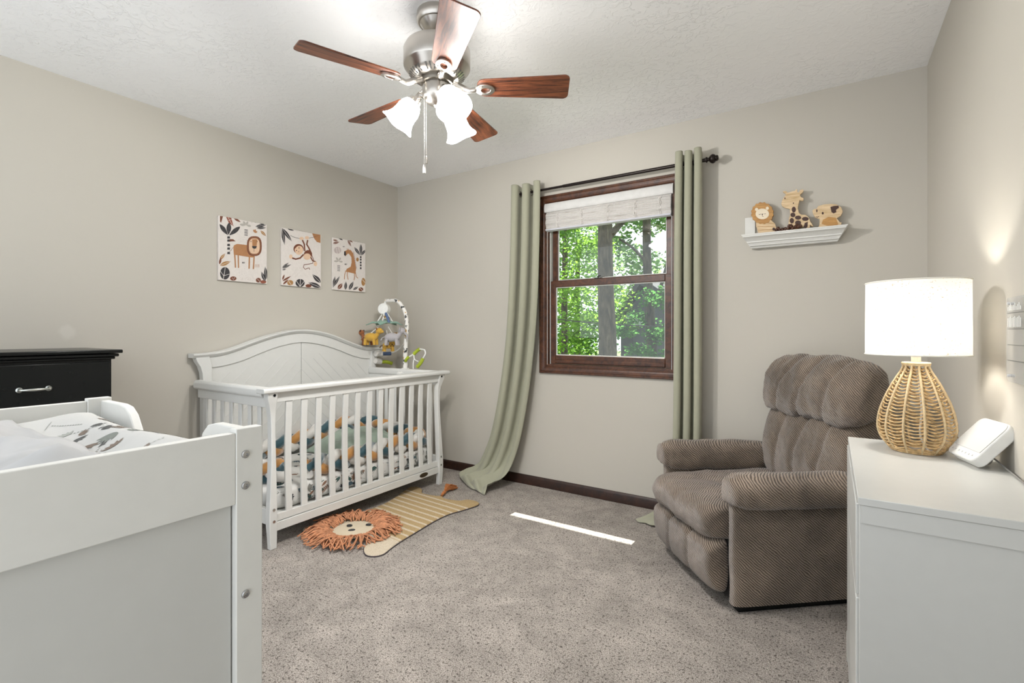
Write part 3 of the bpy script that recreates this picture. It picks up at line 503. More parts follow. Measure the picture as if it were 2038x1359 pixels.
ART_GIRAFFE=[
("D","494,4090 523,4090 560,4084 601,4054 648,4032 700,4016 755,4006 814,4001 876,3999 938,3999 901,4036 863,4072 823,4090 780,4090 733,4090 681,4090 625,4090 563,4090"),
("B","8,3614 85,3598 159,3596 231,3603 301,3621 368,3648 433,3683 498,3725 561,3770 624,3817 548,3819 474,3818 400,3814 328,3804 259,3786 192,3758 127,3721 66,3674"),
("W","40,3618 594,3801 591,3813 37,3630"),
("B","8,3873 56,3852 104,3839 154,3833 205,3833 256,3840 308,3851 361,3866 415,3884 468,3903 419,3915 369,3926 319,3935 269,3940 218,3939 167,3933 115,3920 62,3901"),
("B","1391,4090 1392,4036 1406,3966 1431,3902 1465,3843 1509,3789 1560,3740 1618,3695 1679,3651 1743,3608 1728,3679 1711,3749 1690,3816 1663,3879 1628,3938 1585,3992 1531,4040 1467,4081"),
("W","1401,4085 1718,3630 1732,3638 1415,4090"),
("B","1471,4090 1501,4090 1537,4069 1578,4039 1624,4016 1675,4000 1729,3988 1787,3980 1846,3975 1907,3971 1870,4007 1833,4042 1793,4074 1750,4090 1704,4090 1654,4090 1598,4090 1538,4090"),
(".D","2231,3969 2807,3899 2242,4071 2730,4090 2086,3917 2469,4090 2009,4053 2694,4039 2897,3923 2897,4090 2136,4090 2370,4048 2010,3898 2050,4010 2195,3810 2357,4081 2003,3950 2557,3922 2832,3902 2195,4090 2683,3889 2443,3834 2485,4090 2121,4090 2572,3823 2826,4058 2594,3812 2737,3983 2353,3963 2123,4080 2611,3785 2480,4033 2294,3983 2726,4050"),
("P","780,3181 760,3085 701,2994 611,2921 501,2874 384,2858 275,2876 187,2924 129,2997 109,3086 129,3181 187,3271 275,3344 384,3392 501,3409 611,3393 701,3345 760,3271"),
("W","299,3307 401,2841 432,2850 329,3316"),
("W","505,3380 635,2916 665,2926 535,3390"),
("D","2045,3608 2065,3506 2101,3417 2151,3338 2213,3267 2287,3205 2371,3150 2463,3101 2561,3054 2661,3010 2623,3099 2582,3187 2537,3271 2484,3350 2421,3420 2346,3482 2260,3535 2161,3578"),
("W","2068,3573 2622,3035 2637,3045 2082,3583"),
("D","2718,3958 2650,3844 2605,3734 2578,3626 2568,3520 2574,3417 2594,3315 2624,3214 2661,3115 2701,3015 2744,3125 2785,3234 2819,3343 2843,3451 2853,3557 2846,3661 2823,3763 2782,3862"),
("W","2707,3910 2692,3061 2711,3063 2727,3912"),
("D","3148,3537 3054,3499 2978,3455 2915,3405 2865,3350 2826,3291 2798,3227 2776,3160 2760,3091 2746,3021 2821,3065 2893,3110 2961,3157 3022,3207 3072,3262 3111,3322 3138,3388 3152,3459"),
("W","3120,3514 2759,3050 2773,3043 3135,3508"),
("D","2621,2959 2775,2974 2775,2813 2621,2798"),
("D","2621,2753 2775,2767 2775,2606 2621,2592"),
("D","2621,2510 2775,2524 2775,2363 2621,2349"),
("D","2621,2281 2775,2294 2775,2133 2621,2120"),
("D","2621,2042 2775,2055 2775,1894 2621,1882"),
("G","84,2237 133,2206 182,2187 232,2178 283,2177 335,2185 387,2200 440,2221 493,2245 546,2271 496,2289 445,2306 395,2319 344,2326 293,2327 242,2318 190,2301 137,2275"),
("G","288,2567 280,2513 283,2468 296,2428 317,2395 347,2367 384,2343 426,2324 472,2306 520,2290 516,2335 510,2380 501,2422 486,2460 465,2494 435,2522 396,2543 348,2559"),
("G","728,2601 671,2579 628,2552 594,2522 569,2490 553,2454 545,2416 542,2376 543,2335 546,2293 589,2320 631,2347 668,2375 700,2406 725,2438 741,2474 747,2513 744,2555"),
("G","938,2275 899,2306 858,2325 816,2337 773,2340 729,2336 684,2325 638,2310 592,2291 546,2271 586,2252 627,2234 668,2220 710,2210 753,2206 797,2210 842,2223 889,2243"),
("D","404,1909 674,1918 678,1953 408,1944"),
("D","404,1808 674,1817 678,1852 408,1844"),
("D","404,1708 674,1715 678,1751 408,1743"),
("D","404,1607 674,1614 678,1650 408,1643"),
("D","404,1507 674,1513 678,1549 408,1542"),
("D","931,3533 946,3448 964,3507 983,3453 998,3543 984,3542 972,3460 964,3519 957,3457 945,3536"),
("D","994,3543 994,3459 1009,3461 1009,3545"),
("D","1020,3547 1021,3461 1057,3462 1057,3474 1035,3466 1035,3549"),
("D","1063,3553 1063,3467 1104,3490 1104,3544 1075,3560 1066,3548 1090,3538 1090,3491 1077,3473 1078,3555"),
("D","1098,2160 1117,2048 1142,2125 1167,2054 1186,2170 1167,2170 1152,2063 1142,2141 1132,2061 1117,2164"),
("D","1181,2171 1181,2061 1200,2063 1200,2173"),
("D","1215,2175 1216,2063 1263,2062 1263,2079 1234,2069 1235,2177"),
("D","1271,2181 1271,2069 1325,2097 1325,2168 1287,2190 1275,2175 1306,2161 1306,2100 1290,2076 1290,2184"),
("T","1070,3133 1391,3311 1688,3331 1935,3095 2073,2570 2228,1862 2156,1446 1230,1531 1283,1737 1688,1983 1786,2354 1754,2755 1525,2995 1418,3002 1177,2761 1033,2884"),
("D","1054,3131 1203,3151 1246,2913 1177,2761 1044,2841"),
("T","1316,3409 1343,3279 1385,3291 1358,3421"),
("T","1450,3409 1450,3297 1493,3303 1493,3415"),
(".B","2006,2477 1829,2258 1855,2083 1970,2052 1911,2533 1900,2251 1876,2394 1937,2059 1771,2172 1844,2263 1988,2039 1919,2445 1995,2462 1848,2094 1829,2393 2003,2049 1830,2328 1820,2468 1811,2008 1764,2408 1797,2493 1887,2145 1973,2215 1967,2554 1820,2019 1762,2387"),
(".B","1730,1790 1778,1884 1542,1491 1472,1505 1498,1473 1877,1652 1471,1848 1942,1850 1507,1542 2031,1912 2098,1721 1653,1846 1659,1491 1576,1828 1473,1819 1630,1518 1422,1787 2081,1531 2112,1840 1632,1503 1731,1614 1601,1875 1625,1584 1959,1692 1715,1679 1699,1679 1999,1846 1815,1529 2010,1856 2100,1596 1490,1765 1516,1853 2111,1773 2029,1885 1374,1510 1969,1521 1885,1702 1947,1885 1774,1724 1474,1628 1608,1680 1646,1760 1635,1645 2113,1559"),
(".B","1877,2627 1751,2542 1747,2963 1798,2669 1763,2707 1750,2546 1787,2793 1804,2599"),
("B","1942,3171 2024,3210 2010,3237 1927,3199"),
("B","1959,3092 2041,3131 2027,3158 1944,3120"),
("B","1975,3013 2058,3051 2044,3079 1961,3041"),
("B","1992,2934 2075,2972 2061,3000 1978,2962"),
("B","2009,2855 2092,2893 2078,2920 1995,2882"),
("B","2026,2776 2109,2814 2095,2841 2012,2803"),
("B","2043,2696 2126,2734 2112,2762 2029,2724"),
("B","2060,2617 2143,2655 2129,2682 2046,2645"),
("B","2077,2538 2160,2575 2146,2603 2062,2565"),
("B","2094,2458 2177,2496 2163,2523 2079,2486"),
("B","2111,2379 2194,2416 2180,2444 2096,2406"),
("B","2128,2299 2211,2336 2197,2364 2113,2327"),
("B","2145,2220 2228,2256 2214,2284 2130,2247"),
("B","2162,2140 2245,2177 2231,2205 2147,2168"),
("B","2179,2060 2262,2097 2248,2125 2164,2088"),
("B","2196,1980 2279,2017 2265,2045 2181,2008"),
("B","2213,1900 2296,1937 2282,1965 2198,1928"),
("T","1183,1623 1076,1298 1039,893 1102,895 1139,1296 1245,1615"),
("T","1332,1587 1321,1226 1413,897 1476,915 1385,1238 1396,1593"),
("T","2026,1522 2048,1211 1982,914 2053,910 2120,1214 2097,1533"),
("T","2123,1574 2208,1214 2395,1085 2441,1130 2270,1241 2188,1591"),
("D","8,148 89,246 149,346 194,448 223,551 239,655 243,760 237,865 226,971 211,1078 152,976 95,875 44,774 3,672 0,570 0,466 0,362 0,256"),
("W","27,194 210,1030 192,1031 9,195"),
("D","59,239 169,319 263,406 346,499 417,597 478,700 529,806 573,916 612,1029 650,1142 554,1052 461,962 374,870 293,775 222,678 163,575 115,469 79,357"),
("W","95,281 627,1093 613,1099 81,286"),
("D","1177,60 1245,138 1291,216 1320,294 1334,371 1332,448 1318,525 1294,601 1263,677 1230,753 1185,675 1143,597 1107,519 1081,441 1068,364 1069,288 1087,211 1121,135"),
("W","1189,95 1237,719 1218,718 1170,94"),
("D","1525,85 1641,142 1733,207 1807,280 1864,358 1905,442 1932,532 1948,625 1956,720 1962,817 1870,750 1781,681 1700,611 1630,537 1574,459 1534,375 1511,285 1506,189"),
("W","1557,118 1950,777 1930,783 1537,125"),
("D","1907,113 1995,113 2073,125 2145,147 2210,178 2269,217 2322,263 2371,315 2418,370 2463,427 2384,413 2306,398 2231,380 2160,356 2096,325 2037,286 1986,238 1942,181"),
("W","1939,123 2439,405 2431,417 1930,134"),
("B","468,74 582,90 671,120 744,160 798,211 837,270 861,338 875,411 882,489 885,568 796,537 709,504 630,467 562,425 508,374 470,315 450,246 447,167"),
("W","499,93 875,538 854,549 479,104"),
("O","3171,876 3158,761 3122,658 3067,579 2999,534 2927,528 2860,562 2805,632 2770,728 2757,840 2770,955 2805,1057 2860,1136 2927,1182 2999,1189 3067,1155 3122,1086 3158,989"),
("W","2819,1043 3135,794 3161,815 2844,1064"),
("B","2958,235 2943,177 2901,124 2837,83 2759,57 2676,52 2599,66 2535,98 2494,145 2480,200 2494,257 2535,310 2599,351 2676,377 2759,383 2837,370 2901,337 2943,291"),
("O","2497,2659 2489,2602 2465,2550 2429,2508 2385,2484 2339,2478 2295,2492 2259,2524 2236,2571 2228,2626 2236,2683 2259,2735 2295,2776 2339,2801 2385,2807 2429,2793 2465,2761 2489,2714"),
("W","2564,334 2905,74 2930,95 2588,355"),
(".D","2680,595 2312,537 2063,578 2586,508 2057,441 2273,418 2261,661 2384,458 2305,457 2493,633 2217,565 2283,613 2453,466 2408,695 2163,603 2428,699 2071,612 2206,715"),
(".G","873,595 872,660 980,634 1012,777 926,883 999,798 850,604 781,845 978,718 707,895"),
]
TOY_LION=[
("body","29186,17775 29639,17620 29947,17601 30134,17386 30201,17148 30158,16878 29326,16862 29274,17062 29186,17385"),
("mane","30037,17973 30072,17847 29997,17758 29987,17632 29883,17586 29829,17479 29711,17482 29620,17410 29507,17462 29393,17438 29301,17532 29182,17559 29125,17681 29018,17755 29007,17886 28929,17997 28965,18117 28929,18246 29007,18336 29018,18464 29125,18510 29182,18617 29301,18612 29393,18681 29507,18626 29620,18648 29711,18552 29829,18524 29883,18402 29987,18328 29997,18199 30072,18091"),
("face","29845,17953 29825,17853 29766,17770 29677,17714 29566,17692 29448,17707 29337,17758 29245,17837 29186,17936 29165,18043 29186,18145 29245,18228 29337,18283 29448,18304 29566,18288 29677,18236 29766,18157 29825,18058"),
("ear","29305,18274 29294,18229 29263,18199 29221,18192 29179,18210 29148,18249 29137,18297 29148,18342 29179,18372 29221,18379 29263,18361 29294,18322"),
("ear","29838,18270 29827,18227 29799,18198 29759,18192 29720,18209 29691,18246 29680,18292 29691,18335 29720,18363 29759,18369 29799,18352 29827,18315"),
("nose","29459,18004 29563,17998 29511,17927"),
("mouth","29502,17936 29504,17864 29568,17841 29571,17859 29517,17875 29519,17934"),
("eye","29329,18001 29379,17966 29436,17999 29426,18017 29378,17986 29337,18017"),
("eye","29594,17985 29640,17959 29685,17994 29674,18010 29637,17978 29600,18002"),
("tail_tuft","30008,17094 30032,17160 30100,17160 30144,17078 30117,16997 30032,17007"),
("groove","29220,17587 30116,17361 30118,17376 29222,17603"),
("groove","29256,17329 30184,17181 30185,17196 29256,17345"),
("groove","29256,17115 30168,17049 30167,17064 29256,17131"),
]
TOY_GIRAFFE=[
("body","30436,18453 30486,18636 30586,18811 30669,18930 30520,19087 30536,19149 30669,19120 30752,19012 30981,19051 31096,19052 31144,19138 31209,19120 31193,19018 31258,18933 31338,19069 31467,19079 31499,18988 31435,18905 31322,18810 31370,18691 31499,18597 31483,18469 31386,18483 31306,18514 31258,18296 31225,18114 31274,17845 31402,17716 31594,17690 31721,17544 31800,17330 31942,17054 31911,17021 31800,17126 31753,16899 31610,16878 31562,17062 31306,17056 31144,16880 30752,16875 30801,17531 30867,17824 30850,18110 30619,18199 30486,18312"),
("patch","31138,18032 31132,17979 31115,17934 31089,17902 31057,17888 31023,17893 30991,17916 30965,17954 30948,18004 30942,18059 30948,18113 30965,18158 30991,18189 31023,18204 31057,18199 31089,18176 31115,18137 31132,18087"),
("patch","31115,17746 31093,17674 31034,17635 30961,17645 30903,17699 30880,17777 30903,17850 30961,17888 31034,17879 31093,17824"),
("patch","31390,17561 31355,17493 31267,17466 31167,17492 31101,17559 31101,17636 31167,17687 31267,17687 31355,17637"),
("patch","31737,17449 31700,17382 31606,17356 31499,17383 31428,17450 31428,17527 31499,17576 31606,17576 31700,17525"),
("patch","31053,17443 31029,17349 30967,17305 30896,17332 30850,17416 30850,17520 30896,17593 30967,17602 31029,17542"),
("patch","31386,17289 31353,17211 31267,17178 31169,17205 31104,17280 31104,17367 31169,17426 31267,17429 31353,17374"),
("patch","31515,17068 31546,17250 31690,17314 31674,17049 31578,16893"),
("patch","30818,17246 30932,17288 31014,17165 30850,16958 30785,16928"),
("eye","30646,18714 30644,18699 30640,18686 30633,18677 30624,18673 30615,18674 30606,18681 30599,18692 30595,18706 30593,18722 30595,18738 30599,18751 30606,18760 30615,18764 30624,18762 30633,18756 30640,18744 30644,18730"),
("eye","31047,18394 31045,18383 31041,18374 31034,18367 31025,18364 31016,18366 31008,18371 31001,18379 30996,18390 30995,18402 30996,18413 31001,18423 31008,18429 31016,18432 31025,18431 31034,18426 31041,18417 31045,18406"),
]
TOY_ELEPHANT=[
("body","32145,16883 32223,17094 32238,17385 32036,17503 31942,17681 31895,17872 31973,17954 32083,17957 32176,18091 32408,18138 32744,18118 32986,18055 33180,17876 33248,17651 33165,17446 32986,17344 33106,17130 33210,17081 33165,16961 33016,16889 32562,16889"),
("ear","32316,17119 32377,17331 32623,17445 32941,17368 33046,17030 32986,16929 32562,16998"),
("heart","32708,17960 32865,17992 32926,17991 33061,17983 33082,17872 32956,17781 32962,17654 32850,17604 32759,17681"),
("eye","32411,17674 32409,17650 32401,17630 32390,17616 32376,17610 32361,17612 32347,17622 32335,17639 32328,17661 32325,17685 32328,17709 32335,17728 32347,17742 32361,17749 32376,17747 32390,17737 32401,17720 32409,17698"),
("mouth","32062,17525 32131,17478 32198,17527 32185,17549 32128,17504 32072,17547"),
("tusk","32133,17840 32131,17812 32126,17788 32119,17771 32110,17763 32100,17764 32091,17775 32083,17794 32078,17819 32077,17847 32078,17875 32083,17898 32091,17915 32100,17924 32110,17922 32119,17912 32126,17892 32131,17867"),
]
# ------------------------------------------------------------ the room
W, H, YN = 3.668, 2.44, -3.75
f = MB().box(-.12, YN, -.12, W+.12, .12, 0).build('floor', CARPET, smooth=False); struct(f)
c = MB().box(-.12, YN, H, W+.12, .12, H+.1).build('ceiling', CEIL, smooth=False); struct(c)
struct(MB().box(-.12, YN, 0, 0, .12, H).build('wall_left', WALL, smooth=False))
struct(MB().box(W, YN, 0, W+.12, .12, H).build('wall_right', WALL, smooth=False))
# window rough opening
WX0, WX1, WZ0, WZ1 = 1.535, 2.452, .885, 2.075
b = MB(); b.box(0, 0, 0, WX0, .12, H).box(WX1, 0, 0, W, .12, H).box(WX0, 0, 0, WX1, .12, WZ0).box(WX0, 0, WZ1, WX1, .12, H)
struct(b.build('wall_back', WALL, smooth=False))
def baseboard(name, poly, a, bb, axis): struct(MB().prism(poly, a, bb, axis).build(name, DKWOOD, bevel=.002))
BBP = [(0,0),(-.014,0),(-.014,.052),(-.010,.064),(-.004,.07),(0,.07)]
baseboard('baseboard_back', BBP, 0, W, 'x')
baseboard('baseboard_left', [(.0,0),(.014,0),(.014,.052),(.010,.064),(.004,.07),(0,.07)], YN, -.014, 'y')
baseboard('baseboard_right', [(W,0),(W-.014,0),(W-.014,.052),(W-.010,.064),(W-.004,.07),(W,.07)], YN, -.014, 'y')

# window: casing, jamb, two sashes with glass
win = bpy.data.objects.new('window_1', None); COL.objects.link(win); win.location = (1.99, 0, .885); struct(win); FR[win.name] = Matrix.Translation(win.location)
CX0, CX1, CZ0, CZ1 = 1.486, 2.50, .837, 2.124
def picture_frame(b, x0, x1, z0, z1, prof):
    """mitred frame: prof = list of (inset from outer edge, y)"""
    rings = []
    for d, y in prof: rings.append([(x0+d,y,z0+d),(x1-d,y,z0+d),(x1-d,y,z1-d),(x0+d,y,z1-d)])
    n = len(rings); vs = [p for r in rings for p in r]; fs = []
    for i in range(n):
        k = (i+1)%n
        for j in range(4): fs.append((i*4+j, i*4+(j+1)%4, k*4+(j+1)%4, k*4+j))
    b.add(vs, fs)
b = MB(); picture_frame(b, CX0, CX1, CZ0, CZ1, [(0,0),(0,-.016),(.004,-.021),(.014,-.021),(.018,-.017),(.030,-.016),(.040,-.011),(.046,-.011),(.050,-.008),(.050,0)])
b.build('window_casing', WINWOOD, win, ang=25)
b = MB(); picture_frame(b, WX0, WX1, WZ0, WZ1, [(0,-.002),(.018,-.002),(.018,.012),(.018,.118),(0,.118)])
b.build('window_jamb', WINWOOD, win, ang=25)
liner = plain('white_vinyl_liner', (.55,.55,.52), .4)
for x in (WX0+.018, WX1-.024): MB().box(x, .026, WZ0+.018, x+.006, .056, WZ1-.018).build('jamb_liner', liner, win)
def m_glass():
    t = NT('window_glass'); n = t.n; n.remove(t.b)
    tr = t.new('ShaderNodeBsdfTransparent'); gl = t.new('ShaderNodeBsdfGlossy'); gl.inputs['Roughness'].default_value = .02
    lw = t.new('ShaderNodeLayerWeight'); lw.inputs['Blend'].default_value = .5; mx = t.new('ShaderNodeMixShader')
    tr.inputs[0].default_value = (.94,.96,.95,1)
    t.L(t.math('MULTIPLY_ADD', t.math('POWER', lw.outputs['Facing'], 4), .35, .04), mx.inputs[0]); t.L(tr.outputs[0], mx.inputs[1]); t.L(gl.outputs[0], mx.inputs[2]); t.L(mx.outputs[0], t.out.inputs['Surface']); return t.m
GLASS = m_glass()
def sash(x0, x1, z0, z1, y0, y1, st, top, bot):
    b = MB()
    b.box(x0, y0, z0, x0+st, y1, z1).box(x1-st, y0, z0, x1, y1, z1).box(x0+st, y0, z1-top, x1-st, y1, z1)
    b.box(x0+st, y0, z0, x1-st, y1, z0+bot)
    o = b.build('sash', WINWOOD, win, bevel=.003)
    g = MB().box(x0+st-.004, (y0+y1)/2-.002, z0+bot-.004, x1-st+.004, (y0+y1)/2+.002, z1-top+.004).build('glass_pane', GLASS, o, smooth=False)
    b = MB(); picture_frame(b, x0+st, x1-st, z0+bot, z1-top, [(0,(y0+y1)/2-.004),(.006,(y0+y1)/2-.004),(.006,(y0+y1)/2+.004),(0,(y0+y1)/2+.004)])
    b.build('glazing_bead', liner, o)
    return o
sash(1.560, 2.428, 1.478, 2.055, .055, .085, .040, .04, .034)
lo = sash(1.560, 2.428, .905, 1.505, .022, .052, .040, .044, .062)
b = MB().box(1.60, .014, .912, 2.39, .022, .938); b.build('bottom_rail_lip', WINWOOD, lo, bevel=.003)
b = MB().box(1.90, .030, 1.505, 1.95, .05, 1.512); b.tube([(1.925,.038,1.512),(1.925,.038,1.522),(1.945,.03,1.524)], .004, 8); b.build('sash_lock', BRONZE, win)

# woven blind inside the top of the window
bl = thing('window_blind', 'white woven shade raised to the top of the brown window', 'window blind', (1.99,-.02,1.87))
VALM = plain('blind_valance_fabric', (.64,.63,.61), .6)
def m_blind():
    t = NT('woven_reed_shade'); co = t.coord()
    sep = t.new('ShaderNodeSeparateXYZ'); t.L(co, sep.inputs[0])
    s = t.math('SINE', t.math('MULTIPLY', sep.outputs[2], 2*PI/.0065)); nz = t.noise(t.coord(scale=(2,2,130)), 3, 4, .7)
    t.color(t.ramp(nz, [(.33, (.28,.24,.20)), (.43, (.55,.52,.485)), (.6, (.64,.615,.59))])); t.bump(s, .5, .002); return t.set(Roughness=.7)
BLM = m_blind()
MB().prism([(0,2.000),(-.026,2.000),(-.032,2.008),(-.034,2.028),(-.030,2.052),(-.022,2.064),(0,2.064)], 1.535, 2.452, 'x').build('valance', VALM, bl, bevel=.002)
def shade(u, v):
    th = 2*PI*v; z = 1.935+.066*math.sin(th); y = -.012+.016*math.cos(th)
    z = max(z, 1.872) ; y += .003*math.sin(v*2*PI*7)
    return (lerp(1.545, 2.438, u), y, z)
b = MB().grid(2, 64, shade, cv=True); b.build('woven_shade', BLM, bl, ang=70)
CORD = plain('blind_cord', (.78,.75,.71), .8)
for x in (1.64, 1.83, 2.02, 2.21, 2.37):
    b = MB()
    for s in (-1, 1): b.tube([(x+.004*s+.004*math.sin(i*1.9), -.031-.002*(i%2), 1.88+i*.0098) for i in range(12)], .0016, 5)
    b.build('stitched_cord', CORD, bl)
MB().prism([(-.004,1.862),(-.028,1.868),(-.03,1.878),(-.004,1.880)], 1.545, 2.438, 'x').build('bottom_rail', plain('blind_liner_cloth', (.55,.55,.60), .7), bl)
WCORD = plain('white_cord', (.8,.8,.78), .6)
for x in (1.5475, 2.4375): MB().tube([(x,-.006,1.99),(x,-.006,.90)], .0016, 6).build('lift_cord', WCORD, bl)

# curtain rod
RZ, RY = 2.147, -.09
rod = thing('curtain_rod', 'thin black curtain rod with a turned knob above the window', 'curtain rod', (2.0, RY, RZ))
b = MB().cyl((1.30,RY,RZ), (1.95,RY,RZ), .0085).cyl((1.72,RY,RZ), (2.645,RY,RZ), .0105); b.build('rod_tube', BRONZE, rod)
fin = [(.0,0),(.011,0),(.011,.012),(.016,.014),(.016,.02),(.010,.024),(.010,.03),(.019,.036),(.026,.046),(.027,.054),(.022,.064),(.016,.068),(.018,.074),(.012,.082),(.0,.084)]
for x, s in ((2.645, 1),):
    o = MB().lathe(fin, (x,RY,RZ), 20, (s,0,0)).build('finial', BRONZE, rod)
for x in (2.585, 1.375):
    MB().cyl((x,0,RZ), (x,-.006,RZ), .02).cyl((x,-.004,RZ), (x,RY,RZ), .006).box(x-.006,RY-.013,RZ-.014,x+.006,RY+.013,RZ-.008).build('wall_bracket', BRONZE, rod)

# curtains
def curtain(name, label, rows, folds, amp, ph, grom, thick=.0035, extra=None):
    t = thing(name, label, 'curtain', (rows[0][1]+.1, -.09, 0))
    # rows: (key 0..1, x0, x1, y, z, amp scale)
    def fn(u, v):
        x0, x1, y, z, a, tw = interp(rows, v)
        k = 2*PI*(folds*u)+ph
        x = lerp(x0, x1, u)+.012*math.sin(2*k)*a
        yy = y+amp*a*math.cos(k)+tw*u
        fz = max(0, min(1, (v-.88)/.05))*(1-max(0, (v-.97)/.03))*(1 if rows[0][1] < 2 else .5)
        z += fz*.045*abs(math.sin(8.5*u+9*v))**1.5+.004*math.sin(9*u+3*v)
        return (x, yy, max(z, .006))
    b = MB().grid(97, 120, fn); o = b.build('curtain_cloth', CURTAIN, t, solid=thick, ang=80)
    zr = grom
    for i in range(int(folds*2)):
        u = (i+.5)/(folds*2)-ph/(2*PI*folds)
        if not 0.03 < u < .97: continue
        p = fn(u, .018); x = p[0]
        ring = [(x+.004*math.cos(a), RY+.021*math.cos(a), RZ+.021*math.sin(a)) for a in [2*PI*k/20 for k in range(20)]]
        MB().tube(ring, .0035, 6, closed=True).build('grommet', NICKEL, t)
    return t
curtain('curtain', 'sage green curtain left of the window, swept sideways and pooling on the carpet', [
    (0, 1.282, 1.540, -.09, 2.205, 1.0, 0), (.04, 1.280, 1.541, -.09, 2.12, 1.0, 0), (.22, 1.268, 1.532, -.088, 1.75, .95, 0), (.40, 1.246, 1.515, -.085, 1.36, .9, 0),
    (.56, 1.210, 1.480, -.08, 1.0, .8, 0), (.68, 1.160, 1.435, -.08, .68, .7, 0), (.79, 1.093, 1.378, -.08, .38, .62, -.01), (.86, 1.02, 1.325, -.085, .19, .5, -.03),
    (.905, .955, 1.29, -.10, .075, .40, -.09), (.935, .90, 1.265, -.15, .035, .3, -.13), (.96, .875, 1.25, -.20, .022, .25, -.13), (.98, .95, 1.255, -.25, .014, .12, -.10), (1, 1.06, 1.265, -.31, .008, .05, -.08)],
    2.75, .050, -.6, 2.147)
curtain('curtain', 'sage green curtain right of the window, hanging straight down beside the recliner', [
    (0, 2.492, 2.640, -.09, 2.212, 1.0, 0), (.04, 2.490, 2.642, -.09, 2.13, 1.0, 0), (.3, 2.484, 2.640, -.09, 1.6, 1, 0), (.6, 2.48, 2.640, -.09, .95, .95, 0),
    (.80, 2.47, 2.635, -.09, .45, .85, 0), (.90, 2.43, 2.62, -.09, .16, .7, 0), (.94, 2.38, 2.6, -.11, .05, .5, -.02), (.97, 2.35, 2.58, -.17, .022, .35, -.05), (1, 2.29, 2.50, -.26, .01, .15, -.06)],
    2.75, .050, .9, 2.147)
# ------------------------------------------------------------ outside
def m_leaf(name, c, tr):
    t = NT(name); t.n.remove(t.b); ob = t.new('ShaderNodeNewGeometry')
    v = t.ramp(ob.outputs['Random Per Island'], [(0, tuple(x*.55 for x in c)), (.6, c), (1, tuple(min(1,x*1.5) for x in c))])
    d = t.new('ShaderNodeBsdfDiffuse'); q = t.new('ShaderNodeBsdfTranslucent'); m = t.new('ShaderNodeMixShader'); m.inputs[0].default_value = .55
    t.L(v, d.inputs[0]); t.L(t.mix(.5, v, tr), q.inputs[0]); t.L(d.outputs[0], m.inputs[1]); t.L(q.outputs[0], m.inputs[2]); t.L(m.outputs[0], t.out.inputs['Surface']); return t.m
LEAF = [m_leaf('maple_leaves', (.10,.20,.035), (.32,.58,.07)), m_leaf('deep_leaves', (.045,.12,.035), (.13,.33,.08)), m_leaf('pale_leaves', (.15,.26,.10), (.36,.58,.20))]
BARK = NT('tree_bark'); _co = BARK.coord(scale=(1,1,.25)); _n = BARK.noise(_co, 16, 5, .7, .5)
BARK.color(BARK.ramp(_n, [(.35, (.016,.014,.009)), (.55, (.055,.046,.030)), (.7, (.10,.085,.06))])); BARK.bump(_n, .8, .03); BARK = BARK.set(Roughness=.95)
GZ = -2.6
CP = Vector((3.2719, -3.1092, 1.1353))
def leaves(b, blobs, n, size, rnd):
    for _ in range(n):
        c, r = rnd.choice(blobs)
        d = Vector((rnd.gauss(0,1), rnd.gauss(0,1), rnd.gauss(0,1))).normalized()*r*rnd.random()**.45
        p = Vector(c)+Vector((d.x, d.y, d.z*.6)); s = size*rnd.uniform(.6, 1.3)
        q = Euler((rnd.uniform(-.9,.9), rnd.uniform(-.9,.9), rnd.uniform(0, 6.3))).to_matrix()
        vs = [p+q@Vector(v)*s for v in ((0,-.5,0),(.38,-.1,.06),(.22,.32,0),(0,.55,-.05),(-.22,.32,0),(-.38,-.1,.06))]
        b.add(vs, [(0,1,2,3,4,5)])
def tree(label, x, y, r, lean, top, crown, n, size, mat, seed, group='trees outside the window', branches=()):
    rnd = random.Random(seed)
    t = thing('tree', label, 'tree', (x, y, GZ), 0, group)
    pts = [(x, y, GZ-.3), (x+lean*.2, y, GZ+1.5), (x+lean*.45+r*.3, y, GZ+3.2), (x+lean*.6, y, GZ+4.4), (x+lean*.8-r*.2, y, GZ+5.6), (x+lean, y, top)]
    P = path(pts, 28)
    b = MB().tube(P, [r*(1.15-.5*i/27) for i in range(28)], 12)
    for bp in branches: b.tube(path(bp, 10), [r*.38*(1-.07*k) for k in range(10)], 7)
    b.build('trunk', BARK, t)
    b = MB(); leaves(b, crown, n, size, rnd); b.build('foliage', mat, t, smooth=False)
    return t
# window view runs from the camera through x 1.6..2.4; at depth y the view spans lines through it
def vx(u, y):   # u 0..1 across the window opening, at distance y beyond the wall
    xa = CP.x+(lerp(1.58, 2.42, u)-CP.x)*(y-CP.y)/(-CP.y); return xa
def vz(wz, y): return CP.z+(wz-CP.z)*(y-CP.y)/(-CP.y+.0)
def cloud(y, n, z0, z1, r, seed, u0=-.15, u1=1.15, dy=.8):
    rnd = random.Random(seed); return [((vx(rnd.uniform(u0,u1), y), y+rnd.uniform(-dy,dy), rnd.uniform(z0,z1)), r*rnd.uniform(.7,1.3)) for _ in range(n)]
y = 5.0; xm = vx(.47, y)
tree('large mossy tree trunk standing straight outside the middle of the window', xm, y, .17, .10, vz(2.5, y), cloud(y+.9, 10, vz(1.9,y), vz(2.4,y), .6, 1, -.2, 1.2), 1350, 0.072, LEAF[2], 5,
     branches=[[(xm+.1,y,2.8),(xm+.8,y+.3,3.6),(xm+1.5,y+.5,4.0)]])
y = 8.0; xs = vx(.88, y)
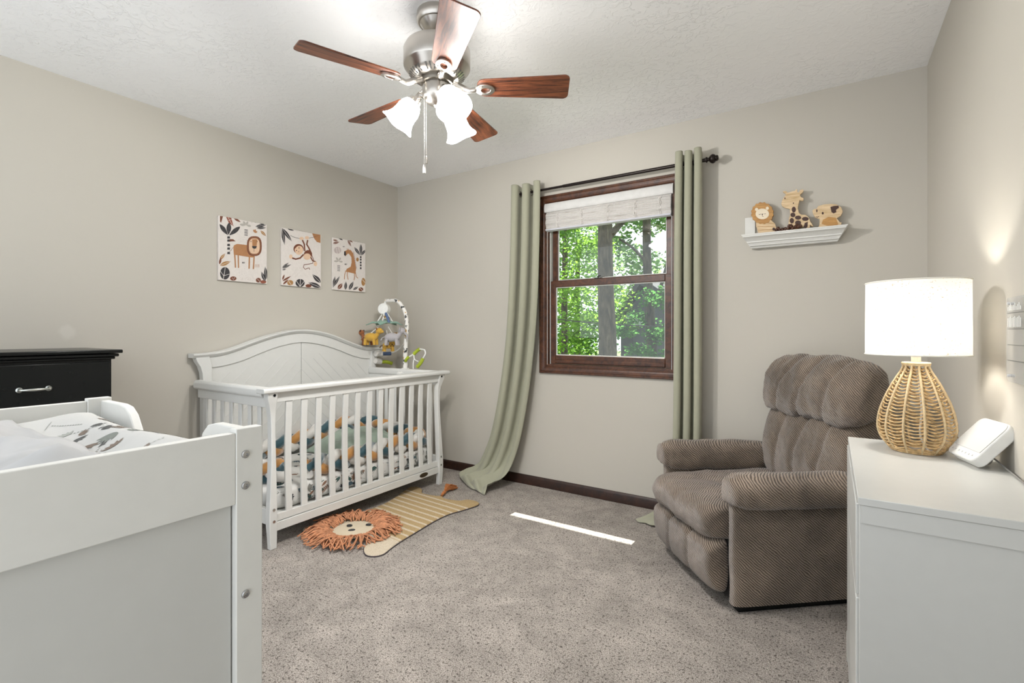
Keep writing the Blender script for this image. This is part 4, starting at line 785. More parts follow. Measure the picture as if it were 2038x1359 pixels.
tree('slimmer dark tree trunk outside near the right side of the window', xs, y, .13, -.15, vz(2.4, y), cloud(y-1.2, 6, vz(1.75,y), vz(2.2,y), .7, 2, .3, 1.2), 1700, 0.086, LEAF[1], 6,
     branches=[[(xs-.05,y,vz(1.55,y)),(xs-.45,y,vz(1.68,y)),(xs-.75,y-.2,vz(1.75,y))], [(xs+.05,y,vz(1.3,y)),(xs+.35,y,vz(1.6,y)),(xs+.5,y,vz(1.8,y))]])
y = 6.5
tree('bright green maple tree outside, filling the left side of the window', vx(-.12, y), y+1, .09, .2, vz(2.4, y), cloud(y, 20, vz(1.05,y), vz(2.1,y), .55, 3, -.1, .38), 3900, 0.079, LEAF[0], 7)
y = 11
tree('yellow-green tree seen low behind the big trunk', vx(.3, y), y+1.5, .10, .1, vz(1.9, y), cloud(y, 16, vz(.86,y), vz(1.42,y), .7, 4, .12, .62), 3300, 0.108, LEAF[0], 8)
y = 15
tree('pale hazy tree far outside, upper left of the window', vx(.12, y), y+1, .14, .2, vz(2.4, y), cloud(y, 26, vz(1.2,y), vz(2.2,y), 1.1, 9, -.15, .6), 3900, 0.158, LEAF[2], 9)
y = 18.5
tree('pale hazy tree far outside, upper right of the window', vx(.76, y), y+1, .14, .2, vz(2.4, y), cloud(y, 22, vz(1.35,y), vz(2.2,y), 1.3, 10, .45, 1.2), 5600, 0.20, LEAF[2], 10)
y = 7.5
tree('deep green leafy tree in front of the dark house gable', vx(1.12, y), y, .08, -.3, vz(1.6, y), cloud(y, 14, vz(.86,y), vz(1.40,y), .45, 11, .66, 1.15), 2850, 0.086, LEAF[1], 12)
y = 19
tree('dim green tree at the far back of the yard, left', vx(.0, y), y, .16, .1, vz(1.9, y), cloud(y, 24, vz(.8,y), vz(1.3,y), 1.2, 13, -.15, .55), 3600, 0.187, LEAF[1], 13)
# ground, neighbour's gabled house, cable
b = MB().box(-60, .6, GZ-.2, 40, 90, GZ); tag(b.build('lawn', plain('mottled_grass', (.10,.14,.05), 1, var=.3, vs=3), smooth=False), 'green lawn outside below the window', 'lawn'); bpy.data.objects['lawn']['kind'] = 'structure'  # plain green grass, tone varied at random
y = 12.0
h = thing('neighbour_house', 'dark gabled house seen through the trees outside', 'house', (vx(.8, y), y, GZ))
hx0, hx1, hp = vx(.50, y), vx(1.35, y), vx(.80, y)
DH = plain('dark_siding', (.045,.05,.058), .8, var=.15); RF = plain('roof_shingle', (.03,.032,.035), .9, var=.3)
MB().prism([(hx0+.5,GZ),(hx1,GZ),(hx1,vz(1.12,y)),(hp,vz(1.42,y)),(hx0+.5,vz(1.19,y))], y, y+3.2, 'y').build('house_wall', DH, h, smooth=False)
MB().prism([(hx0,vz(1.10,y)),(hx0,vz(1.13,y)),(hp,vz(1.49,y)),(hx1+.4,vz(1.10,y)),(hx1+.4,vz(1.07,y)),(hp,vz(1.44,y))], y-.3, y+3.5, 'y').build('roof', RF, h, smooth=False)
MB().box(vx(.64,y), y-.04, vz(1.0,y), vx(.72,y), y, vz(1.24,y)).build('corner_trim', RF, h)
MB().box(vx(.66,y), y-.05, vz(1.17,y), vx(.80,y), y+.01, vz(1.25,y)).build('house_window', plain('pale_window', (.45,.48,.5), .3), h)
y = 5.45
b = MB(); P = path([(vx(-.6,y), y, vz(1.30,y)), (vx(.3,y), y, vz(1.205,y)), (vx(1.0,y), y, vz(1.17,y)), (vx(1.8,y), y, vz(1.17,y))], 20); b.tube(P, .012, 6)
tag(b.build('power_cable', plain('black_cable', (.02,.02,.02), .6)), 'thin black cable crossing in front of the trees outside', 'cable')
# unseen overhang outside, added to cut the sun to a narrow stripe on the floor
struct(MB().box(-.5, .12, 2.56, 4.2, .88, 2.66).build('sun_cut_eave_1', plain('added_eave_white', (.6,.6,.58), .7), smooth=False))
# ------------------------------------------------------------ crib
crib = thing('crib', 'white wooden slatted crib with an arched headboard against the left wall', 'crib', (.44, -1.0, 0))
OUT = [(-1.715,1.005),(-1.664,1.006),(-1.547,1.016),(-1.454,1.041),(-1.357,1.075),(-1.218,1.119),(-1.089,1.147),(-.985,1.155),(-.88,1.147),(-.75,1.119),(-.62,1.075),(-.52,1.041),(-.43,1.018),(-.33,1.008),(-.25,1.006)]
INN = [(-1.642,.916),(-1.547,.921),(-1.422,.948),(-1.289,.996),(-1.145,1.04),(-.985,1.062),(-.82,1.040),(-.67,.996),(-.54,.948),(-.43,.921),(-.33,.916)]
def smoothc(pts, n): return [(p[0], p[1]) for p in path([(a,b,0) for a,b in pts], n)]
O2 = smoothc(OUT, 57); I2 = smoothc(INN, 45)
lo_z = .30
# panel boards behind, split by the centre seam
def below(curve, dz): return [(a, b-dz) for a, b in curve]
for s in (0, 1):
    arc = [p for p in below(O2, .02) if (p[0] < -.987 if s == 0 else p[0] > -.983) and -1.62 < p[0] < -.345]
    e0, e1 = arc[0][0], arc[-1][0]
    poly = [(e0, lo_z)]+arc+[(e1, lo_z)]
    if s == 0: poly = poly[:-2]+[(-.987, 1.132), (-.987, lo_z)]
    else: poly = [(-.983, lo_z), (-.983, 1.132)]+poly[2:]
    MB().prism(poly, .032, .048, 'x').build('headboard_panel', WHITE, crib, smooth=False)
# chevron beads on the panels
b = MB()
for k in range(-3, 14):
    for s in (1, -1):
        y0, z0 = -.985, .36+k*.085
        L = .60; pts = []
        for i in range(13):
            yy = y0+s*L*i/12; zz = z0-(L*i/12)*1.0
            top = .90 if abs(yy+.985) > .2 else .99
            if .34 < zz < top: pts.append((.0485, yy, zz))
        if len(pts) > 2: b.tube(pts, .0015, 5)
b.build('chevron_bead', WHITE, crib)
# raised arched frame in front of the panels
poly = O2+[(-.33,.30)][:0]
fr_out = [(-1.700,.975),(-1.672,.930),(-1.657,.86),(-1.655,.30)]
fr_out_r = [(-.265,.975),(-.293,.930),(-.308,.86),(-.310,.30)]
b = MB()
# strip quads between outer and inner curve
oc = [p for p in below(O2, .018)]
N = 45; oc = smoothc(below(OUT, .018), N); ic = smoothc(INN, N)
vs = []
for i in range(N):
    for x in (.048, .060):
        vs += [(x, oc[i][0], oc[i][1]), (x, ic[i][0], ic[i][1])]
fs = []
for i in range(N-1):
    a, c = i*4, (i+1)*4
    fs += [(a,a+1,c+1,c), (a+2,c+2,c+3,a+3), (a,c,c+2,a+2), (a+1,a+3,c+3,c+1)]
fs += [(0,2,3,1), ((N-1)*4, (N-1)*4+1, (N-1)*4+3, (N-1)*4+2)]
b.add(vs, fs)
b.build('headboard_frame', WHITE, crib, ang=30)
for side in (0, 1):
    m = (lambda y: y) if side == 0 else (lambda y: -1.965-y)
    pl = [(m(a), z) for a, z in [(-1.70,.985),(-1.690,.955),(-1.672,.925),(-1.660,.885),(-1.655,.83),(-1.655,.0),(-1.605,.0),(-1.605,.93),(-1.62,.99)]]
    MB().prism(pl, .022, .072, 'x').build('rear_post', WHITE, crib, bevel=.003)
# moulded cap following the arch
b = MB(); vs = []; prof = [(.012,-.026),(.070,-.026),(.076,-.020),(.086,-.010),(.086,-.002),(.080,.0),(.012,.0)]
for y_, z_ in O2: vs += [(x, y_, z_+dz) for x, dz in prof]
n = len(prof); fs = [(i*n+j, i*n+(j+1)%n, (i+1)*n+(j+1)%n, (i+1)*n+j) for i in range(len(O2)-1) for j in range(n)]
fs += [tuple(range(n)), tuple((len(O2)-1)*n+j for j in range(n))]
b.add(vs, fs); b.build('headboard_cap', WHITE, crib, ang=30)
MB().box(.03, -1.6, .22, .055, -.36, .31).build('rear_rail', WHITE, crib, bevel=.002)
# front posts, shaped like a shallow S and flaring under the top rail
YC = -1.0125
def front_post(side):
    m = (lambda y: y) if side == 0 else (lambda y: 2*YC-y)
    yz = [(-1.700,.822),(-1.700,.80),(-1.694,.775),(-1.682,.745),(-1.672,.70),(-1.668,.62),(-1.670,.50),(-1.677,.36),(-1.684,.24),(-1.688,.15),(-1.685,.07),(-1.680,0),(-1.645,0),(-1.645,.822)]
    xs = [(0,.806,.838),(.07,.808,.840),(.15,.802,.842),(.24,.800,.840),(.36,.796,.836),(.5,.790,.830),(.62,.786,.826),(.72,.788,.828),(.78,.80,.842),(.822,.806,.850)]
    b = MB()
    zz = sorted(set([p[1] for p in yz[:-2]]))
    prof = sorted([(p[1], p[0]) for p in yz[:-2]])
    rows = []
    for i in range(26):
        z = .822*i/25; yo = interp([(a, c) for a, c in prof], z)[0]; x0, x1 = interp(xs, z)
        rows.append([(x0, m(yo), z), (x1, m(yo), z), (x1, m(-1.645), z), (x0, m(-1.645), z)])
    vs = [p for r in rows for p in r]; fs = [(0,1,2,3), (100,103,102,101)]
    for i in range(25):
        for j in range(4): fs.append((i*4+j, i*4+(j+1)%4, (i+1)*4+(j+1)%4, (i+1)*4+j))
    b.add(vs, fs); o = b.build('front_post', WHITE, crib, bevel=.003, ang=50)
    for z in (.805, .207, .146):
        q = MB().cyl((.832 if z < .5 else .846, m(-1.664), z), (.8445 if z < .5 else .8485, m(-1.664), z), .0075, 12); q.build('bolt_head', BLACK if z > .5 else STEEL, o)
for s in (0, 1): front_post(s)
# rails
RAILP = [(.786,.818),(.858,.818),(.862,.824),(.862,.838),(.856,.845),(.790,.845),(.784,.838),(.784,.824)]
MB().prism(RAILP, -1.728, -.282, 'y').build('front_top_rail', WHITE, crib, bevel=.004, seg=3)
MB().box(.804, -1.645, .765, .830, -.380, .818).build('upper_slat_rail', WHITE, crib, bevel=.002)
b = MB().box(.806, -1.645, .088, .832, -.380, .134).box(.806, -1.645, .137, .826, -.380, .176); b.build('front_bottom_rail', WHITE, crib, bevel=.002)
for i in range(13):
    yc = -1.566+i*(1.107/12)
    b = MB(); n = 10; vs = []
    for k in range(n+1):
        z = lerp(.172, .77, k/n); x = .812-.010*math.sin(PI*k/n)
        vs += [(x,yc-.0185,z),(x+.013,yc-.0185,z),(x+.013,yc+.0185,z),(x,yc+.0185,z)]
    fs = [(0,1,2,3),(n*4,n*4+3,n*4+2,n*4+1)]+[(k*4+j,k*4+(j+1)%4,(k+1)*4+(j+1)%4,(k+1)*4+j) for k in range(n) for j in range(4)]
    b.add(vs, fs); b.build('front_slat', WHITE, crib, bevel=.002, ang=60)
# the two ends: rounded top rail, slats, bottom rail
for side in (0, 1):
    m = (lambda y: y) if side == 0 else (lambda y: 2*YC-y)
    pr = [(m(a), z) for a, z in [(-1.704,.800),(-1.704,.832),(-1.694,.845),(-1.662,.845),(-1.652,.832),(-1.652,.800),(-1.660,.790),(-1.694,.790)]]
    MB().prism([(a,b_) for a,b_ in pr], .05, .786, 'x').build('end_top_rail', WHITE, crib, bevel=.005, seg=3)
    MB().box(.07, m(-1.686), .74, .80, m(-1.662), .80).build('end_upper_rail', WHITE, crib, bevel=.002)
    MB().box(.06, m(-1.686), .13, .80, m(-1.662), .21).build('end_bottom_rail', WHITE, crib, bevel=.002)
    for k in range(7):
        x = .145+k*.097
        MB().box(x-.017, m(-1.680), .205, x+.017, m(-1.668), .745).build('end_slat', WHITE, crib, bevel=.003)
# oval maker's plate
b = MB(); b.add([(.8335, -.536+.042*math.cos(2*PI*k/24), .112+.0155*math.sin(2*PI*k/24)) for k in range(24)]+[(.831, -.536+.042*math.cos(2*PI*k/24), .112+.0155*math.sin(2*PI*k/24)) for k in range(24)],
     [tuple(range(24))]+[(k,(k+1)%24,24+(k+1)%24,24+k) for k in range(24)])
b.build('oval_plate', plain('dark_brass_plate', (.10,.075,.045), .35, .7), crib)
b = MB().box(.06, -1.64, .15, .79, -.37, .165); b.build('mattress_support', WHITE2, crib)

# mattress in a printed sheet
SHEET = plain('white_cotton_sheet', (.70,.69,.66), .9, vs=12)
INKS = [plain(n_, c_, .9) for n_, c_ in (('charcoal_ink',(.045,.05,.055)),('slate_ink',(.09,.14,.17)),('grey_ink',(.22,.22,.20)),('dark_green_ink',(.05,.10,.09)),('brown_ink',(.26,.15,.10)))]
def superbox(b, c, h, M3, n=10, p=.35): b.ell(c, h, M3, 40, 24, p)
b = MB()
def matt(u, v):
    th = 2*PI*u; ph = -PI/2+PI*v
    def sg(x, p): return math.copysign(abs(x)**p, x)
    x = .432+.352*sg(math.cos(ph), .18)*sg(math.cos(th), .22); y = -1.005+.630*sg(math.cos(ph), .18)*sg(math.sin(th), .16); z = .225+.060*sg(math.sin(ph), .35)
    x += .003*math.sin(40*y+z*30); return (x, y, z+.003*math.sin(17*x+9*y))
b.grid(120, 22, matt, cu=True)
from mathutils.bvhtree import BVHTree
bv = BVHTree.FromPolygons(b.v, b.f); rm = random.Random(31)
print_motifs(b, bv, (0,0,0), (0,1,0), (0,0,1), (-1,0,0), [(-1.62,-.39,.19,.265)], 95, .022, .042, rm, 5)
print_motifs(b, bv, (0,0,0), (1,0,0), (0,1,0), (0,0,-1), [(.12,.74,-1.6,-1.0)], 110, .025, .05, rm, 5)
tag(b.build('crib_mattress', [SHEET]+INKS, sub=0, ang=80), 'crib mattress in a white sheet printed with grey leaves and animals', 'mattress')

# braided bumper lying round the mattress
TEAL = m_fabric('teal_velvet', (.010,.075,.10), (.004,.035,.05), 300, .1, .6, 1.0)
MUST = m_fabric('mustard_velvet', (.48,.22,.04), (.36,.15,.02), 300, .1, .6, 1.0)
OFFW = m_fabric('offwhite_velvet', (.70,.68,.64), (.62,.60,.56), 300, .1, .6, .6)
bump_path = [(.735,-1.40,.325),(.715,-1.25,.325),(.73,-1.05,.325),(.735,-.85,.33),(.735,-.62,.33),(.735,-.48,.33),(.66,-.425,.33),(.45,-.42,.345),(.25,-.42,.36),(.13,-.46,.385),
             (.105,-.60,.40),(.10,-.80,.385),(.105,-1.0,.355),(.10,-1.2,.335),(.105,-1.38,.325),(.12,-1.54,.325),(.25,-1.585,.325),(.45,-1.585,.325),(.62,-1.56,.325),(.69,-1.49,.345)]
BP = path(bump_path, 420)
# cumulative length
cl = [0]
for i in range(1, 420): cl.append(cl[-1]+(BP[i]-BP[i-1]).length)
br = thing('braided_bumper', 'thick teal, mustard and white braided cushion snake lying round the crib mattress', 'crib bumper', (.42, -1.0, .285))
for k, m_ in enumerate((TEAL, MUST, OFFW)):
    pts = []; rs = []
    for i in range(420):
        t_ = (BP[min(i+1,419)]-BP[max(i-1,0)]).normalized(); lat = t_.cross(Vector((0,0,1))).normalized(); up = lat.cross(t_)
        a = 2*PI*cl[i]/.36+2*PI*k/3
        # braid seen from the side: big vertical swing, smaller cross swing
        pts.append(BP[i]+up*(.036*math.sin(a)+.020)+lat*(.022*math.sin(2*a)))
        rs.append(.032*(1 if 8 < i < 412 else .75))
    MB().tube(pts, rs, 10).build('braid_strand', m_, br, ang=80)
tag(MB().ell((.50,-1.50,.335), (.075,.06,.055), None, 20, 12).build('plush_ball', OFFW, sub=0), 'small white round plush lying at the near end of the crib mattress', 'plush toy')
# sage quilt in a heap
SAGE = m_fabric('sage_muslin_quilt', (.31,.38,.31), (.24,.31,.25), 200, .3, .95, .3)
rq = random.Random(4); lumps = [(rq.uniform(.2,.72), rq.uniform(-1.02,-.48), rq.uniform(.03,.07), rq.uniform(-.012,.03)) for _ in range(46)]
def quilt(u, v):
    x = lerp(.17, .68, u); y = lerp(-1.04, -.47, v); e = min(u, 1-u, v, 1-v)
    z = .292+.115*(1-math.exp(-e*9))*(1.0-.35*u+.15*v)
    for lx, ly, r, h in lumps: z += h*math.exp(-((x-lx)**2+(y-ly)**2)/(r*r))
    z += .006*math.sin(26*x+20*y+2*math.sin(18*y))+.004*math.sin(60*y-30*x)
    x += .02*math.sin(7*v+1); y += .025*math.sin(8*u)
    return (x, y, max(z, .292))
b = MB().grid(64, 70, quilt); tag(b.build('quilt', SAGE, solid=.012, ang=90), 'crumpled sage green quilt heaped at the far end of the crib', 'blanket')

# ------------------------------------------------------------ mobile and toys on the crib
PRNT = m_print('speckled_print_cloth', (.78,.76,.72), [(.03,.03,.03),(.03,.03,.03),(.5,.28,.05),(.04,.05,.05)], 38, .5, (1,1,1))
mob = thing('crib_mobile', 'white crib mobile with a curved printed arm clamped to the far crib rail', 'crib mobile', (.43,-.32,.84))
MY = -.33
AP = [(.437,MY,.80),(.437,MY,.95),(.445,MY,1.08),(.455,MY,1.19),(.440,MY,1.28),(.400,MY,1.345),(.335,MY,1.388),(.215,MY,1.392)]
WPL = plain('white_plastic', (.80,.80,.77), .35)
MB().tube(path(AP, 40), [.019-.006*i/39 for i in range(40)], 12).build('arm', PRNT, mob)
b = MB().box(.415, -.352, .78, .460, -.308, .85).cyl((.437,-.36,.81),(.437,-.405,.81), .016); b.build('clamp', WPL, mob, bevel=.004)
MB().tube([(.335,MY-.0,1.395),(.212,MY,1.398),(.205,MY,1.37)], .010, 10).lathe([(0,-.028),(.040,-.028),(.046,-.022),(.046,.022),(.040,.028),(0,.028)], (.205,MY-.01,1.325), 28, (.35,-.94,.05)).build('music_box', WPL, mob)
b = MB()
HUB = Vector((.215, MY-.01, 1.21))
b.tube([(.205,MY,1.285),HUB+Vector((0,0,.03))], .012, 10)
for a in range(4):
    an = a*PI/2+.5; d = Vector((math.cos(an), math.sin(an), 0)); b.tube([HUB+Vector((0,0,.09))+d*.012, HUB+d*.05+Vector((0,0,.03)), HUB+d*.07], .006, 8)
b.build('hanger', PRNT, mob)
BLU = plain('slate_blue_cloth', (.10,.15,.28), .9)
MB().tube([(.235,MY-.02,1.29),(.27,MY-.03,1.25),(.285,MY-.03,1.21)], .010, 8).build('blue_tab', BLU, mob)
LEAFG = m_fabric('sage_felt_leaf', (.25,.40,.32), (.18,.32,.25), 300, .2)
def felt_leaf(an, L=.14, wd=.05):
    d = Vector((math.cos(an), math.sin(an), 0)); s_ = Vector((-d.y, d.x, 0))
    def fn(u, v):
        t = u; c = HUB+d*(.01+L*t)+Vector((0,0,.02-.035*t*t+.004*math.sin(12*t)))
        w_ = wd*math.sin(PI*min(.98, t**.75+.02))*(v-.5)*2
        return tuple(c+s_*w_+Vector((0,0,-.25*abs(w_))))
    MB().grid(16, 7, fn).build('felt_leaf', LEAFG, mob, solid=.005, ang=80)
for an in (.45, 1.7, 2.9, 4.0, 5.3): felt_leaf(an)
cordm = plain('white_string', (.8,.8,.78), .8)
def plush(name, label, c, s, yaw, body, dark, kind):
    t = thing(name, label, 'plush toy', tuple(c))
    c = Vector(c); Rz = R3('Z', yaw)
    def P(x, y_, z): return c+Rz@(Vector((x, y_, z))*s)
    b = MB().ell(P(0,0,0), (.5*s,.26*s,.28*s), Rz, 16, 10)
    neck = .55 if kind == 'giraffe' else .12
    b.tube([P(.35,0,.05), P(.5,0,.15+neck*.6), P(.58,0,.2+neck)], [.17*s,.13*s,.12*s], 10)
    b.ell(P(.62,0,.28+neck), (.24*s,.19*s,.20*s), Rz, 14, 9)
    for x in (-.32, .3):
        for y_ in (-.15, .15): b.tube([P(x,y_,-.1), P(x*1.15,y_,-.5)], [.11*s,.09*s], 8)
    b.build('plush_body', body, t, ang=80)
    for y_ in (-.17, .17):
        er = (.05*s,.12*s,.14*s) if kind == 'elephant' else (.04*s,.06*s,.08*s)
        MB().ell(P(.55,y_*1.2,.42+neck*(1 if kind != 'elephant' else .7)), er, Rz@R3('X', .3), 10, 8).build('ear', dark, t, ang=80)
    if kind == 'elephant': MB().tube([P(.78,0,.32), P(.95,0,.12), P(.98,0,-.12)], [.09*s,.07*s,.05*s], 8).build('trunk', body, t, ang=80)
    else: MB().ell(P(.84,0,.22+neck), (.11*s,.10*s,.09*s), Rz, 10, 8).build('muzzle', dark if kind == 'giraffe' else body, t, ang=80)
    MB().tube([P(-.48,0,.02), P(-.65,0,-.05), P(-.72,0,-.2)], [.035*s,.03*s,.05*s], 7).build('tail', dark, t, ang=80)
    if kind in ('giraffe', 'tiger'):
        b = MB()
        for i in range(6): b.ell(P(-.35+.14*i, -.23 if i % 2 else -.25, .06*(-1)**i), (.05*s,.03*s,.06*s), Rz, 8, 6)
        b.build('spots', dark, t, ang=80)
    MB().tube([P(0,0,.25), tuple(HUB+(c-HUB)*.45+Vector((0,0,.02)))], .0025, 5).build('hanging_string', cordm, t)
BRN = m_fabric('rust_plush', (.30,.11,.04), (.22,.07,.02), 400, .2); YEL = m_fabric('yellow_plush', (.60,.36,.06), (.5,.28,.03), 400, .2)
GRY = m_fabric('grey_plush', (.42,.40,.41), (.33,.31,.32), 400, .2); DKB = m_fabric('dark_brown_plush', (.07,.03,.018), (.05,.02,.01), 400, .2)
plush('plush_monkey', 'rust brown plush animal hanging at the left of the crib mobile', (.075,MY-.06,1.085), .115, 3.4, BRN, DKB, 'tiger')
plush('plush_lion', 'bright yellow plush animal hanging at the front of the crib mobile', (.175,MY-.12,1.095), .125, .25, YEL, BRN, 'lion')
plush('plush_giraffe', 'yellow plush giraffe hanging in the middle of the crib mobile', (.30,MY-.05,1.03), .10, 1.2, YEL, DKB, 'giraffe')
plush('plush_elephant', 'grey plush elephant hanging beside the mobile arm', (.385,MY-.09,1.095), .125, .5, GRY, GRY, 'elephant')
LIME = plain('lime_green_sleeve', (.38,.46,.03), .6)
def loop_toy(name, label, parts, cat='crib toy'):
    t = thing(name, label, cat, parts[0][1][0])
    for nm, pts, r, m_ in parts: MB().tube(path(pts, 22), r, 9).build(nm, m_, t)
    return t
loop_toy('loop_toy', 'white looped crib toy with slate blue and lime sleeves on the headboard end', [
    ('fabric_knob', [(.095,-.335,.955),(.095,-.305,.955),(.10,-.27,.95)], .024, OFFW), ('fabric_knob', [(.095,-.335,.895),(.095,-.305,.890),(.10,-.28,.885)], .023, OFFW),
    ('blue_sleeve', [(.11,-.275,.953),(.12,-.235,.952),(.13,-.20,.952)], .015, BLU), ('lime_sleeve', [(.11,-.28,.885),(.12,-.235,.882),(.135,-.19,.868)], .015, LIME),
    ('white_loop', [(.13,-.20,.952),(.16,-.14,.985),(.20,-.12,1.03),(.22,-.12,1.07)], .006, WPL)])
loop_toy('ring_toy', 'white ring toy with lime green sleeves on the far crib rail beside the mobile', [
    ('lime_sleeve', [(.50,-.30,.96),(.525,-.29,.985),(.55,-.285,1.0)], .014, LIME), ('lime_sleeve', [(.60,-.30,.93),(.585,-.31,.895),(.555,-.32,.86)], .014, LIME),
    ('white_loop', [(.55,-.285,1.0),(.60,-.285,.995),(.615,-.29,.965),(.60,-.30,.93)], .006, WPL),
    ('white_loop', [(.50,-.30,.96),(.465,-.31,.94),(.45,-.33,.93)], .007, WPL), ('white_loop', [(.50,-.30,.96),(.53,-.32,.92),(.57,-.32,.905)], .005, WPL),
    ('white_loop', [(.52,-.315,.93),(.515,-.32,.89),(.515,-.32,.845)], .005, WPL),
    ('lime_sleeve', [(.455,-.345,.905),(.475,-.35,.925),(.49,-.345,.94)], .012, LIME)])
# ------------------------------------------------------------ changing table, near left
ct = thing('changing_table', 'white changing table with bolted corner posts in the near left of the picture', 'changing table', (2.2, -3.1, 0), 0)
TX0, TX1, TY1, TY0, TZ = 1.905, 2.532, -2.688, -3.55, .985
def rail(y0, y1, z0, z1, x0, x1, nm, m_=WHITE2): return MB().box(x0, y0, z0, x1, y1, z1).build(nm, m_, ct, bevel=.0015)
# corner posts (front pair is wide and flat)
def bolts(o, x, y, zs, s):
    for z in zs:
        MB().lathe([(0,0),(.0062,0),(.0062,.0012),(.0050,.003),(.0022,.0034),(.0018,.0014),(0,.0014)], (x,y,z), 18, (s,0,0)).build('bolt', STEEL, o)
def post(x0, x1, y0, y1): return MB().box(x0, y0, 0, x1, y1, .9905).build('corner_post', WHITE2, ct, bevel=.0015)
p = post(TX1-.018, TX1, TY1-.040, TY1); bolts(p, TX1, -2.7145, (.951,.904,.740,.582,.30), 1)
p = post(TX0, TX0+.020, TY1-.042, TY1)
p = post(TX1-.018, TX1, TY0, TY0+.04); bolts(p, TX1, TY0+.02, (.951,.904,.740,.582), 1)
p = post(TX0, TX0+.020, TY0, TY0+.04)
rail(TY0+.04, TY1-.040, .878, .985, TX1-.0165, TX1-.001, 'side_rail')
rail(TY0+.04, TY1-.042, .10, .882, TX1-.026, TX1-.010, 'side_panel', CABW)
rail(TY0+.04, TY1-.042, .86, .985, TX0+.002, TX0+.016, 'side_rail')
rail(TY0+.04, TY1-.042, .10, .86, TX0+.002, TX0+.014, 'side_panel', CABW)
# end panels dip in the middle
def end_panel(y0):
    pl = [(TX0+.018,.10),(TX0+.018,.984),(TX0+.12,.984),(TX0+.15,.980),(TX0+.175,.966),(TX0+.20,.935),(TX0+.225,.915),(TX0+.26,.905),
          (TX1-.22,.905),(TX1-.185,.915),(TX1-.165,.935),(TX1-.150,.965),(TX1-.132,.980),(TX1-.11,.985),(TX1-.017,.985),(TX1-.017,.10)]
    MB().prism(pl, y0, y0+.016, 'y').build('end_panel', WHITE2, ct, bevel=.002, ang=50)
end_panel(TY1-.019); end_panel(TY0+.003)
MB().box(TX0+.016, TY0+.02, .86, TX1-.02, TY1-.02, .875).build('table_top', WHITE2, ct)
PADC = plain('white_cotton_cover', (.50,.495,.475), .9, vs=10)
def pad(u, v):
    x = lerp(TX0+.03, TX1-.035, u); y = lerp(TY0+.06, TY1-.028, v)
    c = abs(2*u-1); e = min(v, 1-v)*(TY1-TY0)
    z = .935+.030*c**2.2*(1 if c < .93 else 1)-.05*max(0, c-.9)*8*(c-.9)*5
    endr = math.exp(-((e-.05)/.045)**2)*.030*(1-c**2.5)
    z += endr; z -= .06*max(0, 1-e/.022)**2
    z += .0025*math.sin(14*x+23*y)
    return (x, y, z)
def pad_closed(u, v):
    i, j = round(u*51), round(v*81); uu = min(max((i-1)/49, 0), 1); vv = min(max((j-1)/79, 0), 1); p = pad(uu, vv)
    return p if 0 < i < 51 and 0 < j < 81 else (p[0], p[1], .877)
b = MB(); b.grid(52, 82, pad_closed)
bv = BVHTree.FromPolygons(b.v, b.f)
print_motifs(b, bv, (0,0,0), (1,0,0), (0,1,0), (0,0,-1), [(TX0+.05,TX1-.06,-2.86,TY1-.035)], 44, .014, .030, random.Random(8), 4)
o = b.build('changing_pad', [PADC]+[plain(n_, c_, .9) for n_, c_ in (('pad_grey_ink',(.20,.215,.19)),('pad_dark_ink',(.09,.09,.085)),('pad_light_ink',(.33,.34,.31)),('pad_taupe_ink',(.18,.14,.11)))], ang=80)
tag(o, 'contoured changing pad in a white cover with grey safari print', 'changing pad')
MUS = plain('grey_muslin', (.42,.42,.42), .95, var=.10, vs=9)
rb = random.Random(9)
def muslin(u, v):
    x = lerp(TX0+.025, TX1-.028, u); edge = -2.80-.02*math.sin(5*u)-.16*abs(u-.42)**1.2
    y = lerp(TY0+.05, edge, v)
    c = abs(2*u-1); z = .948+.028*c**2.2
    z += .010*math.sin(11*x+17*y+2*math.sin(9*y))+.007*math.sin(31*y-19*x)+.006*math.sin(23*x)+.012*(abs(math.sin(17*x+9*y+2*math.sin(6*y)))**3)+.006*abs(math.sin(41*y+25*x))**3
    z += .014*math.exp(-((v-.9)/.08)**2)*(1+.5*math.sin(20*u))
    pz = pad((x-TX0-.03)/(TX1-TX0-.065), (y-TY0-.06)/(TY1-TY0-.088))[2]+.0035
    h_ = max(max(0, min(1, (v-.86)/.14))**1.5, max(0, min(1, (c-.72)/.2))); z = max(z, pz); return (x, y, lerp(z, pz+.002+.002*math.sin(40*u), h_))
b = MB().grid(60, 90, muslin); tag(b.build('muslin_blanket', MUS, solid=.003, ang=90), 'rumpled pale grey muslin blanket lying on the changing pad', 'blanket')

